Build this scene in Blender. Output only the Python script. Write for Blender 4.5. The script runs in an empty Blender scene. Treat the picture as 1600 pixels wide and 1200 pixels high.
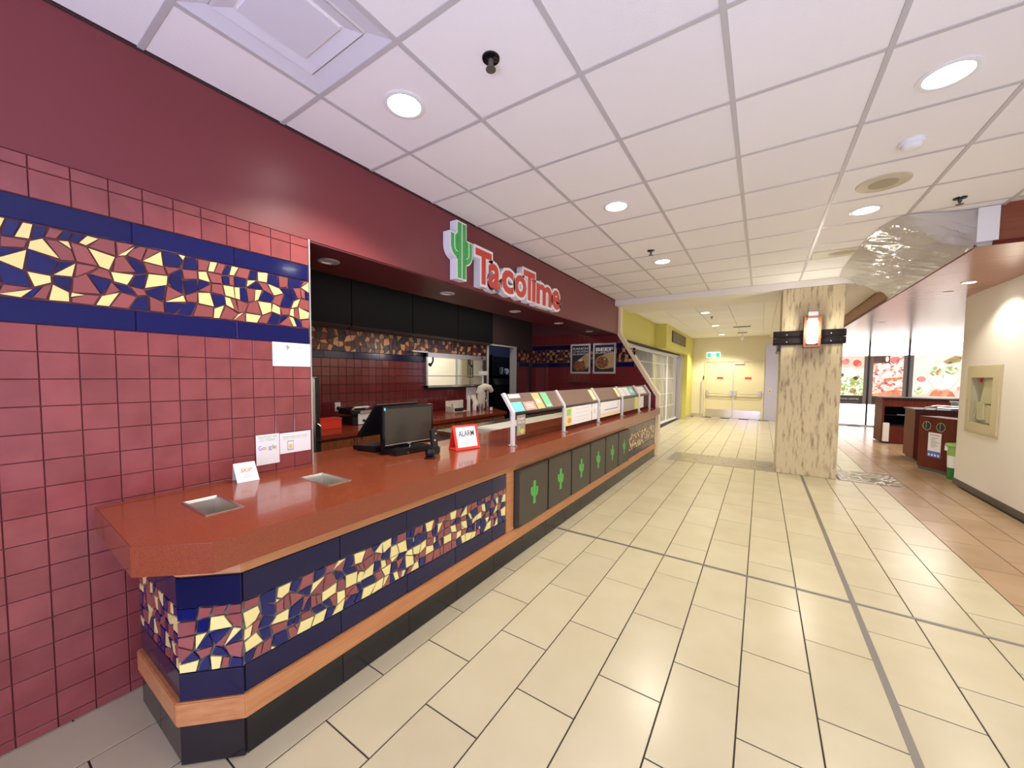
import bpy, bmesh, math, random
from mathutils import Vector, Matrix

scene = bpy.context.scene
COL = scene.collection
random.seed(7)

# ------------------------------------------------------------------ camera
YAW, PITCH, ROLL, FPX = 0.5825, 0.052, 0.0086, 590.57
cy_, sy_ = math.cos(YAW), math.sin(YAW)
cp_, sp_ = math.cos(PITCH), math.sin(PITCH)
fw = Vector((-sy_*cp_, cy_*cp_, -sp_))
rt = Vector((cy_, sy_, 0.0))
up = rt.cross(fw)
r2 = rt*math.cos(ROLL) + up*math.sin(ROLL)
u2 = -rt*math.sin(ROLL) + up*math.cos(ROLL)
cam_d = bpy.data.cameras.new('camera')
cam = bpy.data.objects.new('camera', cam_d)
COL.objects.link(cam)
cam_d.sensor_width = 36.0
cam_d.lens = FPX*36.0/1600.0
cam_d.shift_y = 17.53/1600.0
cam_d.clip_start = 0.02
cam.matrix_world = Matrix(((r2.x, u2.x, -fw.x, 0), (r2.y, u2.y, -fw.y, 0), (r2.z, u2.z, -fw.z, 1.5), (0, 0, 0, 1)))
scene.camera = cam

# ------------------------------------------------------------------ world, exposure, big lights
scene.view_settings.view_transform = 'Standard'
scene.view_settings.look = 'None'
scene.view_settings.gamma = 1.0
scene.view_settings.exposure = 0.92
scene.view_settings.use_curve_mapping = False
wd = bpy.data.worlds.new('world')
scene.world = wd
wd.use_nodes = True
wd.node_tree.nodes['Background'].inputs[0].default_value = (0.74, 0.80, 1.0, 1)
wd.node_tree.nodes['Background'].inputs[1].default_value = 0.62


def lamp(name, kind, loc, power, color=(1, 1, 1), size=0.1, size_y=None, rot=(0, 0, 0), angle=None, blend=0.6):
    d = bpy.data.lights.new(name, kind)
    d.energy = power
    d.color = color
    if kind == 'AREA':
        d.size = size
        if size_y:
            d.shape = 'RECTANGLE'
            d.size_y = size_y
    else:
        d.shadow_soft_size = size
    if kind == 'SPOT':
        d.spot_size = angle or math.radians(140)
        d.spot_blend = blend
    o = bpy.data.objects.new(name, d)
    o.location = loc
    o.rotation_euler = rot
    COL.objects.link(o)
    return o


WARM = (1.0, 0.93, 0.80)
COOL = (0.86, 0.88, 1.0)
P_DOWN = 45.0
P_FAR = 150.0
# behind the camera: added cool uplight to fill the ceiling, then hall lamps and neon
lamp('ceiling_fill', 'AREA', (0.7, -1.7, 0.15), 165, (0.58, 0.64, 1.0), 3.0, 2.4, (math.radians(150), 0, 0))
for hx, hy in ((0.7, 0.9), (0.7, -1.2)):
    lamp('hall_lamp', 'SPOT', (hx, hy, 2.93), P_DOWN*.4, WARM, 0.08, angle=math.radians(150), blend=0.7)
lamp('neon_light', 'AREA', (-1.0, -2.2, 1.9), 5, (0.75, 0.25, 1.0), 0.8, 0.5, (math.radians(80), 0, 0.2))
# food court lamps right of the column
lamp('court_light', 'AREA', (3.6, 11.0, 2.6), 70, (1.0, 0.93, 0.88), 2.0, 3.0)
lamp('soffit_fill', 'SPOT', (1.95, 5.55, 2.62), 34, WARM, 0.05, angle=math.radians(140), blend=.8)  # added spot without a fitting, out of view, brightens the white wall
# the back kitchen seen through the pass window and the doorway
lamp('kitchen_light', 'AREA', (-5.2, 5.3, 2.6), 22, (1.0, 0.95, 0.86), 0.8, 1.4)
lamp('store_fill', 'AREA', (-5.1, 8.7, 2.6), 5, (0.6, 0.7, 1.0), 0.6, 0.6)  # added bluish fill that lifts the dark room beyond the doorway
lamp('service_light', 'AREA', (-3.7, 4.2, 2.72), 14, (1.0, 0.86, 0.72), 0.5, 4.0)
lamp('shop_light', 'AREA', (-3.4, 11.5, 2.5), 22, (1.0, 0.93, 0.8), 1.5, 3.0)

# ------------------------------------------------------------------ helpers
W = {}


def lin(c):
    return tuple((x/12.92 if x <= 0.04045 else ((x+0.055)/1.055)**2.4) for x in c)


def rgb(r, g, b):
    return lin((r/255, g/255, b/255))


MATS = {}


def mat(name, color, rough=0.5, metal=0.0, spec=0.5, coat=0.0, vary=0.0, noise=None, bump=None, emit=None, emit_s=0.0):
    """Principled material; noise=(scale, color2, stretch) mixes a second colour, bump=(scale, strength)."""
    m = bpy.data.materials.new(name)
    m.use_nodes = True
    nt = m.node_tree
    b = nt.nodes['Principled BSDF']
    b.inputs['Base Color'].default_value = (*color, 1)
    b.inputs['Roughness'].default_value = rough
    b.inputs['Metallic'].default_value = metal
    b.inputs['Specular IOR Level'].default_value = spec
    b.inputs['Coat Weight'].default_value = coat
    src = None
    geo = nt.nodes.new('ShaderNodeNewGeometry')
    if noise:
        sc, c2, st = noise[:3]
        lo, hi = noise[3:5] if len(noise) > 3 else (0.35, 0.65)
        mp = nt.nodes.new('ShaderNodeMapping')
        mp.inputs['Scale'].default_value = st
        nt.links.new(geo.outputs['Position'], mp.inputs['Vector'])
        n = nt.nodes.new('ShaderNodeTexNoise')
        n.inputs['Scale'].default_value = sc
        n.inputs['Detail'].default_value = 5
        nt.links.new(mp.outputs[0], n.inputs['Vector'])
        r = nt.nodes.new('ShaderNodeValToRGB')
        r.color_ramp.elements[0].position = lo
        r.color_ramp.elements[1].position = hi
        r.color_ramp.elements[0].color = (*color, 1)
        r.color_ramp.elements[1].color = (*c2, 1)
        nt.links.new(n.outputs['Fac'], r.inputs[0])
        src = r.outputs[0]
        nt.links.new(src, b.inputs['Base Color'])
    if vary:
        oi = nt.nodes.new('ShaderNodeObjectInfo')
        hs = nt.nodes.new('ShaderNodeHueSaturation')
        mr = nt.nodes.new('ShaderNodeMapRange')
        mr.inputs[3].default_value = 1-vary
        mr.inputs[4].default_value = 1+vary
        nt.links.new(oi.outputs['Random'], mr.inputs[0])
        nt.links.new(mr.outputs[0], hs.inputs['Value'])
        if src:
            nt.links.new(src, hs.inputs['Color'])
        else:
            hs.inputs['Color'].default_value = (*color, 1)
        nt.links.new(hs.outputs[0], b.inputs['Base Color'])
    if bump:
        n2 = nt.nodes.new('ShaderNodeTexNoise')
        n2.inputs['Scale'].default_value = bump[0]
        n2.inputs['Detail'].default_value = 3
        nt.links.new(geo.outputs['Position'], n2.inputs['Vector'])
        bp = nt.nodes.new('ShaderNodeBump')
        bp.inputs['Strength'].default_value = bump[1]
        bp.inputs['Distance'].default_value = 0.004
        nt.links.new(n2.outputs['Fac'], bp.inputs['Height'])
        nt.links.new(bp.outputs[0], b.inputs['Normal'])
    if emit:
        b.inputs['Emission Color'].default_value = (*emit, 1)
        b.inputs['Emission Strength'].default_value = emit_s
    MATS[name] = m
    return m


def glassy(name, tint=(1, 1, 1), gloss=0.12, rough=0.02, diffuse=0.0, dcol=(1, 1, 1), bump=None):
    m = bpy.data.materials.new(name)
    m.use_nodes = True
    nt = m.node_tree
    for n in list(nt.nodes):
        nt.nodes.remove(n)
    out = nt.nodes.new('ShaderNodeOutputMaterial')
    tr = nt.nodes.new('ShaderNodeBsdfTransparent')
    tr.inputs[0].default_value = (*tint, 1)
    gl = nt.nodes.new('ShaderNodeBsdfGlossy')
    gl.inputs['Roughness'].default_value = rough
    lw = nt.nodes.new('ShaderNodeLayerWeight')
    lw.inputs['Blend'].default_value = gloss
    if bump:
        n2 = nt.nodes.new('ShaderNodeTexNoise')
        n2.inputs['Scale'].default_value = bump[0]
        n2.inputs['Detail'].default_value = 4
        bp = nt.nodes.new('ShaderNodeBump')
        bp.inputs['Strength'].default_value = bump[1]
        bp.inputs['Distance'].default_value = 0.03
        nt.links.new(n2.outputs['Fac'], bp.inputs['Height'])
        nt.links.new(bp.outputs[0], gl.inputs['Normal'])
    mx = nt.nodes.new('ShaderNodeMixShader')
    gb = nt.nodes.new('ShaderNodeNewGeometry')
    inv = nt.nodes.new('ShaderNodeMath')
    inv.operation = 'SUBTRACT'
    inv.inputs[0].default_value = 1.0
    nt.links.new(gb.outputs['Backfacing'], inv.inputs[1])
    mu = nt.nodes.new('ShaderNodeMath')
    mu.operation = 'MULTIPLY'
    nt.links.new(lw.outputs['Fresnel'], mu.inputs[0])
    nt.links.new(inv.outputs[0], mu.inputs[1])
    nt.links.new(mu.outputs[0] if not bump else lw.outputs['Fresnel'], mx.inputs[0])
    base = tr.outputs[0]
    if diffuse:
        df = nt.nodes.new('ShaderNodeBsdfDiffuse')
        df.inputs[0].default_value = (*dcol, 1)
        tl = nt.nodes.new('ShaderNodeBsdfTranslucent')
        tl.inputs[0].default_value = (*dcol, 1)
        m0 = nt.nodes.new('ShaderNodeMixShader')
        m0.inputs[0].default_value = 0.35
        nt.links.new(df.outputs[0], m0.inputs[1])
        nt.links.new(tl.outputs[0], m0.inputs[2])
        m1 = nt.nodes.new('ShaderNodeMixShader')
        m1.inputs[0].default_value = diffuse
        nt.links.new(tr.outputs[0], m1.inputs[1])
        nt.links.new(m0.outputs[0], m1.inputs[2])
        base = m1.outputs[0]
    nt.links.new(base, mx.inputs[1])
    nt.links.new(gl.outputs[0], mx.inputs[2])
    nt.links.new(mx.outputs[0], out.inputs[0])
    MATS[name] = m
    return m


class MB:
    def __init__(s):
        s.v, s.f = [], []

    def add(s, vs, fs):
        n = len(s.v)
        s.v += [tuple(p) for p in vs]
        s.f += [tuple(i+n for i in f) for f in fs]
        return s

    def box(s, x0, x1, y0, y1, z0, z1):
        return s.add([(x0, y0, z0), (x1, y0, z0), (x1, y1, z0), (x0, y1, z0), (x0, y0, z1), (x1, y0, z1), (x1, y1, z1), (x0, y1, z1)],
                     [(0, 3, 2, 1), (4, 5, 6, 7), (0, 1, 5, 4), (1, 2, 6, 5), (2, 3, 7, 6), (3, 0, 4, 7)])

    def prism(s, pts, d):
        """closed polygon of 3-D points extruded along vector d; wound so that its normal is along d"""
        n = len(pts)
        P = [Vector(p) for p in pts]
        D = Vector(d)
        nr = Vector((0, 0, 0))
        for i in range(n):
            nr += P[i].cross(P[(i+1) % n])
        if nr.dot(D) < 0:
            P.reverse()
        Q = [p+D for p in P]
        return s.add(P+Q, [tuple(range(n-1, -1, -1)), tuple(range(n, 2*n))]+[(i, (i+1) % n, n+(i+1) % n, n+i) for i in range(n)])

    def lathe(s, prof, c, axis='z', n=24, a=1.0, b=1.0, cap=True):
        """profile [(r, h)] turned about an axis through c"""
        c = Vector(c)
        ax = {'z': (Vector((1, 0, 0)), Vector((0, 1, 0)), Vector((0, 0, 1))), '-z': (Vector((1, 0, 0)), Vector((0, -1, 0)), Vector((0, 0, -1))),
              'x': (Vector((0, 1, 0)), Vector((0, 0, 1)), Vector((1, 0, 0))), '-x': (Vector((0, -1, 0)), Vector((0, 0, 1)), Vector((-1, 0, 0))),
              '-y': (Vector((1, 0, 0)), Vector((0, 0, 1)), Vector((0, -1, 0)))}[axis] if isinstance(axis, str) else axis
        vs, fs = [], []
        for r, h in prof:
            for k in range(n):
                t = 2*math.pi*k/n
                vs.append(c+ax[0]*(r*math.cos(t)*a)+ax[1]*(r*math.sin(t)*b)+ax[2]*h)
        m = len(prof)
        for i in range(m-1):
            for k in range(n):
                k2 = (k+1) % n
                fs.append((i*n+k, i*n+k2, (i+1)*n+k2, (i+1)*n+k))
        if cap:
            if prof[0][0] > 1e-6:
                fs.append(tuple(range(n-1, -1, -1)))
            if prof[-1][0] > 1e-6:
                fs.append(tuple((m-1)*n+k for k in range(n)))
        return s.add(vs, fs)

    def tube(s, path, r, n=8, closed=False):
        P = [Vector(p) for p in path]
        m = len(P)
        R = r if isinstance(r, (list, tuple)) else [r]*m
        vs, fs = [], []
        ref = None
        for i in range(m):
            a = P[(i-1) % m] if (closed or i > 0) else P[i]
            b = P[(i+1) % m] if (closed or i < m-1) else P[i]
            t = (b-a).normalized()
            if ref is None:
                ref = Vector((0, 0, 1)) if abs(t.z) < 0.9 else Vector((1, 0, 0))
            x = t.cross(ref).normalized()
            ref = x.cross(t).normalized()
            for k in range(n):
                w = 2*math.pi*k/n
                vs.append(P[i]+x*(R[i]*math.cos(w))+ref*(R[i]*math.sin(w)))
        for i in range(m if closed else m-1):
            j = (i+1) % m
            for k in range(n):
                k2 = (k+1) % n
                fs.append((i*n+k, j*n+k, j*n+k2, i*n+k2))
        if not closed:
            fs.append(tuple(range(n)))
            fs.append(tuple((m-1)*n+k for k in range(n-1, -1, -1)))
        return s.add(vs, fs)

    def rot(s, c, ang, start=0):
        ca, sa = math.cos(ang), math.sin(ang)
        for i in range(start, len(s.v)):
            x, y, z = s.v[i]
            dx, dy = x-c[0], y-c[1]
            s.v[i] = (c[0]+dx*ca-dy*sa, c[1]+dx*sa+dy*ca, z)
        return s

    def mesh(s, name, m, smooth=False, bevel=0.0, seg=2):
        me = bpy.data.meshes.new(name)
        me.from_pydata(s.v, [], s.f)
        if bevel:
            bm = bmesh.new()
            bm.from_mesh(me)
            bmesh.ops.remove_doubles(bm, verts=bm.verts, dist=1e-6)
            ed = [e for e in bm.edges if len(e.link_faces) == 2 and e.calc_face_angle(0) > 0.5]
            bmesh.ops.bevel(bm, geom=ed, offset=bevel, segments=seg, affect='EDGES', clamp_overlap=True)
            bm.to_mesh(me)
            bm.free()
        if m:
            me.materials.append(MATS[m] if isinstance(m, str) else m)
        if smooth:
            me.polygons.foreach_set('use_smooth', [True]*len(me.polygons))
            try:
                me.set_sharp_from_angle(angle=math.radians(40))
            except Exception:
                pass
        me.update()
        return me


def put(name, me, parent=None, M=None):
    o = bpy.data.objects.new(name, me)
    COL.objects.link(o)
    if parent is not None:
        o.parent = parent
        o.matrix_parent_inverse = W[parent.name].inverted()
    M = M or Matrix.Identity(4)
    o.matrix_basis = M
    W[o.name] = M.copy()
    return o


def part(name, mb, m, parent, smooth=False, bevel=0.0, label=None, kind=None, seg=2):
    o = put(name, mb.mesh(name, m, smooth, bevel, seg), parent)
    if label:
        o['label'] = label
    if kind:
        o['kind'] = kind
    return o


def struct(name, mb, m, smooth=False, bevel=0.0):
    o = put(name, mb.mesh(name, m, smooth, bevel))
    o['kind'] = 'structure'
    return o


def tag(o, label, cat, group=None):
    o['label'] = label
    o['category'] = cat
    if group:
        o['group'] = group
    return o


def thing(name, label, cat, loc=(0, 0, 0), group=None):
    o = bpy.data.objects.new(name, None)
    o.empty_display_size = 0.1
    COL.objects.link(o)
    o.location = loc
    W[o.name] = Matrix.Translation(loc)
    return tag(o, label, cat, group)


def solid(name, mb, m, label, cat, group=None, smooth=False, bevel=0.0, seg=2):
    """a thing that is one mesh: origin moved to its base"""
    xs, ys, zs = zip(*mb.v)
    c = ((min(xs)+max(xs))/2, (min(ys)+max(ys))/2, min(zs))
    mb.v = [(x-c[0], y-c[1], z-c[2]) for x, y, z in mb.v]
    o = put(name, mb.mesh(name, m, smooth, bevel, seg), None, Matrix.Translation(c))
    return tag(o, label, cat, group)


def frame4(o, u, v, n):
    o, u, v, n = Vector(o), Vector(u), Vector(v), Vector(n)
    return Matrix(((u.x, v.x, n.x, o.x), (u.y, v.y, n.y, o.y), (u.z, v.z, n.z, o.z), (0, 0, 0, 1)))


AX = {'+x': ((0, 1, 0), (0, 0, 1), (1, 0, 0)), '-y': ((1, 0, 0), (0, 0, 1), (0, -1, 0)), '-x': ((0, -1, 0), (0, 0, 1), (-1, 0, 0)),
      '+z': ((1, 0, 0), (0, 1, 0), (0, 0, 1)), '-z': ((1, 0, 0), (0, -1, 0), (0, 0, -1)), '+y': ((-1, 0, 0), (0, 0, 1), (0, 1, 0))}
TILE = {}


def tile_mesh(w, h, t, ch, m):
    """a tile of w x h, t thick, its front edges eased by ch; lies in u,v with its back at n=0"""
    k = (round(w, 4), round(h, 4), round(t, 4), round(ch, 4), m)
    if k not in TILE:
        b = MB()
        vs = []
        for z, e in ((0, 0), (t-ch, 0), (t, ch)):
            vs += [(e, e, z), (w-e, e, z), (w-e, h-e, z), (e, h-e, z)]
        fs = [(8, 9, 10, 11)]
        for L in (0, 4):
            for i in range(4):
                j = (i+1) % 4
                fs.append((L+i, L+j, L+4+j, L+4+i))
        b.add(vs, fs)
        TILE[k] = b.mesh('tile', m)
    return TILE[k]


def tile(parent, w, h, t, ch, m, o, ax, name='tile', tilt=0.0):
    u, v, n = AX[ax] if isinstance(ax, str) else ax
    M = frame4(o, u, v, n)
    if tilt:
        c = Matrix.Translation((w/2, h/2, 0))
        M = M @ c @ Matrix.Rotation(random.gauss(0, tilt), 4, 'X') @ Matrix.Rotation(random.gauss(0, tilt), 4, 'Y') @ c.inverted()
    return put(name, tile_mesh(w, h, t, ch, m), parent, M)


def mosaic_polys(Wd, Hd, cell, seed, gap=0.0048):
    """broken-tile paving of a Wd x Hd field"""
    rnd = random.Random(seed)
    nx, ny = max(1, round(Wd/cell)), max(1, round(Hd/(cell*0.98)))
    dx, dy = Wd/nx, Hd/ny
    V = {}
    for i in range(nx+1):
        for j in range(ny+1):
            x, y = i*dx, j*dy
            if j % 2 and 0 < i < nx:
                x += dx*0.18
            if 0 < i < nx:
                x += rnd.uniform(-.33, .33)*dx
            if 0 < j < ny:
                y += rnd.uniform(-.33, .33)*dy
            V[i, j] = Vector((x, y))
    polys = []
    for i in range(nx):
        for j in range(ny):
            q = [V[i, j], V[i+1, j], V[i+1, j+1], V[i, j+1]]
            t = rnd.random()
            if t < .12:
                polys += [[q[0], q[1], q[2]], [q[0], q[2], q[3]]]
            elif t < .22:
                a = q[0].lerp(q[1], rnd.uniform(.35, .65))
                b = q[3].lerp(q[2], rnd.uniform(.35, .65))
                polys += [[q[0], a, b, q[3]], [a, q[1], q[2], b]]
            elif t < .34:
                k = rnd.randrange(4)
                a, b, c, d = q[k], q[(k+1) % 4], q[(k+2) % 4], q[(k+3) % 4]
                e, f = a.lerp(b, rnd.uniform(.3, .55)), a.lerp(d, rnd.uniform(.3, .55))
                polys += [[e, b, c, d, f], [a, e, f]]
            else:
                polys.append(q)
    out = []
    done = []
    for p in polys:
        c = sum(p, Vector((0, 0)))/len(p)
        sz = max(.008, sum((x-c).length for x in p)/len(p))
        k = max(.35, 1-gap/sz*1.25)
        near = [q for cc, q in done if (cc-c).length < cell*1.15]
        wts = []
        for nm_, w0 in (('mosaic_cream', .36), ('mosaic_rose', .36), ('mosaic_blue', .30)):
            wts.append(w0*(.22 if nm_ == 'mosaic_cream' else .6)**near.count(nm_))
        col = rnd.choices(('mosaic_cream', 'mosaic_rose', 'mosaic_blue'), wts)[0]
        done.append((c, col))
        t = rnd.gauss(0, .07)
        ct, st = math.cos(t), math.sin(t)
        pts = []
        for x in p:
            d = (x-c)*k
            pts.append(Vector((min(max(c.x+d.x*ct-d.y*st, .001), Wd-.001), min(max(c.y+d.x*st+d.y*ct, .001), Hd-.001))))
        out.append((pts, col))
    return out


def mosaic(parent, Wd, Hd, cell, seed, o, ax, t=0.005, joined=False, name='mosaic_piece', sfx=''):
    u, v, n = [Vector(a) for a in (AX[ax] if isinstance(ax, str) else ax)]
    o = Vector(o)
    acc = {}
    for pl, col in mosaic_polys(Wd, Hd, cell, seed):
        pts = [o+u*p.x+v*p.y for p in pl]
        if joined:
            acc.setdefault(col, MB()).prism(pts, n*t)
        else:
            part(name, MB().prism(pts, n*(t+random.uniform(-.0008, .0008))), col+sfx, parent)
    for col, mb in acc.items():
        part('mosaic_pieces', mb, col+sfx, parent, kind='stuff')


FONT = {}


def text_mesh(s, size, m, ext=0.0004, off=0.0, sx=1.0, align='CENTER', shear=0.0, name='lettering'):
    c = bpy.data.curves.new('txt', 'FONT')
    c.body = s
    c.size = size
    c.extrude = ext
    c.offset = off
    c.shear = shear
    c.align_x = align
    c.align_y = 'CENTER'
    c.resolution_u = 3
    o = bpy.data.objects.new('txt', c)
    COL.objects.link(o)
    dg = bpy.context.evaluated_depsgraph_get()
    me = bpy.data.meshes.new_from_object(o.evaluated_get(dg))
    bpy.data.objects.remove(o)
    me.name = name
    if sx != 1.0:
        me.transform(Matrix.Scale(sx, 4, (1, 0, 0)))
    me.materials.clear()
    me.materials.append(MATS[m])
    return me


def fit_text(s, w, h, m, **k):
    """text scaled to a width and a height, centred on its own origin"""
    me = text_mesh(s, 1.0, m, ext=k.pop('ext', .0004), **k)
    xs = [v.co.x for v in me.vertices]
    ys = [v.co.y for v in me.vertices]
    cx, cy = (min(xs)+max(xs))/2, (min(ys)+max(ys))/2
    kx, ky = w/(max(xs)-min(xs)), h/(max(ys)-min(ys))
    me.transform(Matrix.Diagonal((kx, ky, 1, 1)) @ Matrix.Translation((-cx, -cy, 0)))
    return me


def text(parent, s, o, ax, m, w=None, h=None, size=None, name='lettering', **k):
    u, v, n = AX[ax] if isinstance(ax, str) else ax
    me = fit_text(s, w, h, m, **k) if w else text_mesh(s, size, m, **k)
    ob = put(name, me, parent, frame4(o, u, v, n))
    return ob


def flat(parent, pts2, o, ax, m, t=0.0006, name='print', kind=None):
    """flat printed shape: polygon pts2 in (u, v) about o"""
    u, v, n = [Vector(a) for a in (AX[ax] if isinstance(ax, str) else ax)]
    o = Vector(o)
    return part(name, MB().prism([o+u*a+v*b for a, b in pts2], n*t), m, parent, kind=kind)


def ell(cx, cy, rx, ry, n=20, a0=0, a1=2*math.pi, rot=0):
    P = []
    for i in range(n):
        t = a0+(a1-a0)*i/(n if abs(a1-a0-2*math.pi) < 1e-6 else n-1)
        x, y = rx*math.cos(t), ry*math.sin(t)
        P.append((cx+x*math.cos(rot)-y*math.sin(rot), cy+x*math.sin(rot)+y*math.cos(rot)))
    return P


def rect(x0, x1, y0, y1):
    return [(x0, y0), (x1, y0), (x1, y1), (x0, y1)]


# ------------------------------------------------------------------ materials
mat('red_tile', (.28, .064, .062), .15, spec=.5, coat=.3, vary=.10, noise=(9, (.235, .050, .050), (1, 1, 1)), bump=(14, .06))
mat('red_tile_shaded', (.17, .020, .022), .15, spec=.5, coat=.2, vary=.12, bump=(14, .06))  # copy of the red tile with the stall's dimness put into its colour
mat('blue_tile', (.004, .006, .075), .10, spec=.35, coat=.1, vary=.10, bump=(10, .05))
mat('blue_tile_shaded', (.006, .007, .05), .12, spec=.5, vary=.1)  # blue tile darkened the same way for the dim stall walls
mat('black_tile', (.012, .011, .012), .22, vary=.15, bump=(30, .08))
mat('navy_tile', (.007, .007, .040), .12, spec=.4, coat=.1, vary=.10, bump=(10, .05))
mat('mosaic_cream', (.86, .72, .27), .14, coat=.3, vary=.05)
mat('mosaic_rose', (.28, .075, .068), .14, coat=.3, vary=.12)
mat('mosaic_blue', (.005, .007, .085), .10, coat=.2, vary=.15)
mat('mosaic_cream_d', (.50, .25, .10), .2, vary=.12)  # the _d mosaic colours carry the shade of the stall interior
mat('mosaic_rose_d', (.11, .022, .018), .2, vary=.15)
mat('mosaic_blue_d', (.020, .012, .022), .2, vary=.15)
mat('grout_dark', (.045, .025, .025), .8)
mat('grout_red', (.11, .026, .028), .7)
mat('grout_grey', (.20, .185, .16), .8)
mat('maroon_paint', (.185, .036, .040), .36, spec=.42, bump=(120, .03))
mat('maroon_dark', (.085, .012, .014), .45, spec=.35)
mat('black_panel', (.003, .003, .0045), .75, spec=.15)
mat('black', (.010, .010, .011), .35)
mat('black_gloss', (.006, .006, .007), .12)
mat('white_paint', (.86, .82, .73), .55)
mat('cream_paint', (.78, .70, .48), .5, bump=(90, .02))
mat('cream_trim', (.85, .72, .46), .4)
mat('green_paint', (.66, .60, .13), .5, bump=(90, .02))
mat('door_paint', (.74, .66, .40), .4)
mat('ceiling_tile', (.91, .89, .86), .85, spec=.1, vary=.02, bump=(160, .15))
mat('grid_metal', (.56, .54, .52), .4)
mat('white_gloss', (.85, .85, .83), .3)
mat('paper', (.88, .87, .85), .6)
mat('worktop', (.30, .070, .027), .17, spec=.5, coat=.25, noise=(420, (.21, .044, .017), (1, 1, 1), .42, .58))
mat('oak', (.56, .25, .095), .35, noise=(7, (.44, .17, .055), (3, .5, 9), .3, .7), bump=(30, .04))
mat('cabinet_wood', (.26, .075, .022), .35, noise=(9, (.17, .045, .013), (3, 3, .4), .3, .7))
mat('back_worktop', (.24, .035, .014), .2, noise=(300, (.17, .025, .010), (1, 1, 1)))
mat('steel', (.62, .61, .58), .26, 1.0)
mat('pan_steel', (.66, .64, .57), .30, 1.0)
mat('steel_soft', (.66, .65, .63), .42, .7)
mat('post_steel', (.80, .78, .76), .35, .35)
mat('grey_strip', (.38, .34, .30), .45)
mat('chrome', (.80, .80, .80), .10, 1.0)
mat('brushed_door', (.63, .60, .60), .38, .9)
mat('floor_cream', (.52, .465, .315), .26, spec=.45, vary=.035, noise=(3.2, (.485, .425, .275), (1, 1, 1), .3, .7), bump=(25, .02))
mat('floor_brown', (.40, .265, .155), .24, spec=.45, vary=.05, noise=(3.2, (.34, .22, .12), (1, 1, 1), .3, .7))
mat('floor_grout', (.022, .018, .014), .8)
mat('strip_metal', (.20, .185, .165), .45, .5)
mat('mini_tile', (.50, .44, .31), .12, spec=.8)
mat('travertine', (.62, .52, .31), .55, noise=(3.4, (.30, .22, .12), (9, 9, 1.5), .49, .70), bump=(40, .25))
mat('red_wood', (.30, .085, .040), .30, noise=(4, (.22, .055, .025), (.6, 6, 6), .3, .7))
mat('soffit_wood', (.40, .165, .115), .22, spec=.6, noise=(3.5, (.33, .125, .085), (.35, 9, 9), .3, .7))
mat('mahogany', (.15, .025, .010), .45, spec=.2, noise=(6, (.10, .016, .007), (4, 4, .5), .3, .7))
mat('dark_rail', (.018, .013, .017), .35, .3)
mat('copper_wood', (.22, .075, .03), .4)
mat('lens', (.9, .9, .9), .4, emit=(1.0, .97, .90), emit_s=14)
mat('sconce_glass', (.9, .9, .9), .4, emit=(1.0, .98, .93), emit_s=4)
mat('lens_off', (.45, .42, .40), .25)
mat('sign_white', (.86, .85, .86), .4)
mat('sign_red', (.62, .055, .035), .35)
mat('sign_green', (.06, .46, .085), .35)
mat('door_green', (.08, .38, .06), .4)
mat('door_black', (.055, .045, .031), .45, bump=(60, .04))
mat('alarm_red', (.80, .06, .04), .3)
mat('red_box', (.66, .035, .015), .35)
mat('orange_ink', (.85, .30, .08), .6)
mat('green_ink', (.30, .58, .28), .6)
mat('grey_ink', (.35, .35, .35), .6)
mat('pale_ink', (.70, .68, .66), .6)
mat('black_ink', (.02, .02, .02), .6)
mat('blue_ink', (.10, .16, .62), .6)
mat('red_ink', (.62, .06, .05), .6)
mat('yellow_ink', (.80, .58, .08), .6)
mat('card_cyan', (.20, .66, .72), .5)
mat('card_pink', (.75, .32, .25), .5)
mat('card_orange', (.80, .50, .20), .5)
mat('card_green', (.20, .62, .30), .5)
mat('card_yellow', (.80, .76, .25), .5)
mat('card_taupe', (.36, .29, .22), .4)
mat('card_dark', (.02, .07, .03), .5)
mat('board_white', (.84, .80, .68), .4)
mat('store_wall', (.020, .022, .045), .6)
mat('screen', (.050, .042, .030), .25)
mat('gate_white', (.82, .80, .76), .35)
mat('gate_dark', (.22, .19, .22), .7)
mat('shop_yellow', (.42, .37, .12), .6)
mat('sign_brown', (.055, .035, .012), .4)
mat('sign_tan', (.30, .22, .14), .5)
mat('exit_green', (.03, .55, .25), .4, emit=(.03, .6, .28), emit_s=.7)
mat('exit_white', (.85, .9, .88), .4, emit=(.9, 1, .95), emit_s=.8)
mat('speaker_cream', (.60, .54, .38), .5)
mat('speaker_mesh', (.40, .35, .24), .6)
mat('diffuser', (.74, .74, .78), .45)
mat('dark_gap', (.03, .022, .02), .8)
mat('tan_tortilla', (.62, .42, .20), .6, noise=(60, (.45, .26, .09), (1, 1, 1)))
mat('burrito_fill', (.20, .045, .015), .6, noise=(55, (.50, .30, .08), (1, 1, 1), .55, .62))
mat('burrito_green', (.35, .45, .12), .6)
mat('bucket_green', (.30, .52, .12), .4)
mat('bucket_dark', (.02, .20, .04), .4)
mat('hose', (.68, .62, .42), .8, bump=(80, .4))
mat('cabinet_inside', (.60, .57, .42), .7)
mat('cabinet_cream', (.62, .54, .34), .4)
mat('base_dark', (.10, .085, .068), .5)
mat('tan_base', (.55, .46, .30), .5)
mat('bowl_clay', (.5, .2, .1), .5, emit=(.75, .30, .17), emit_s=.9)
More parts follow.
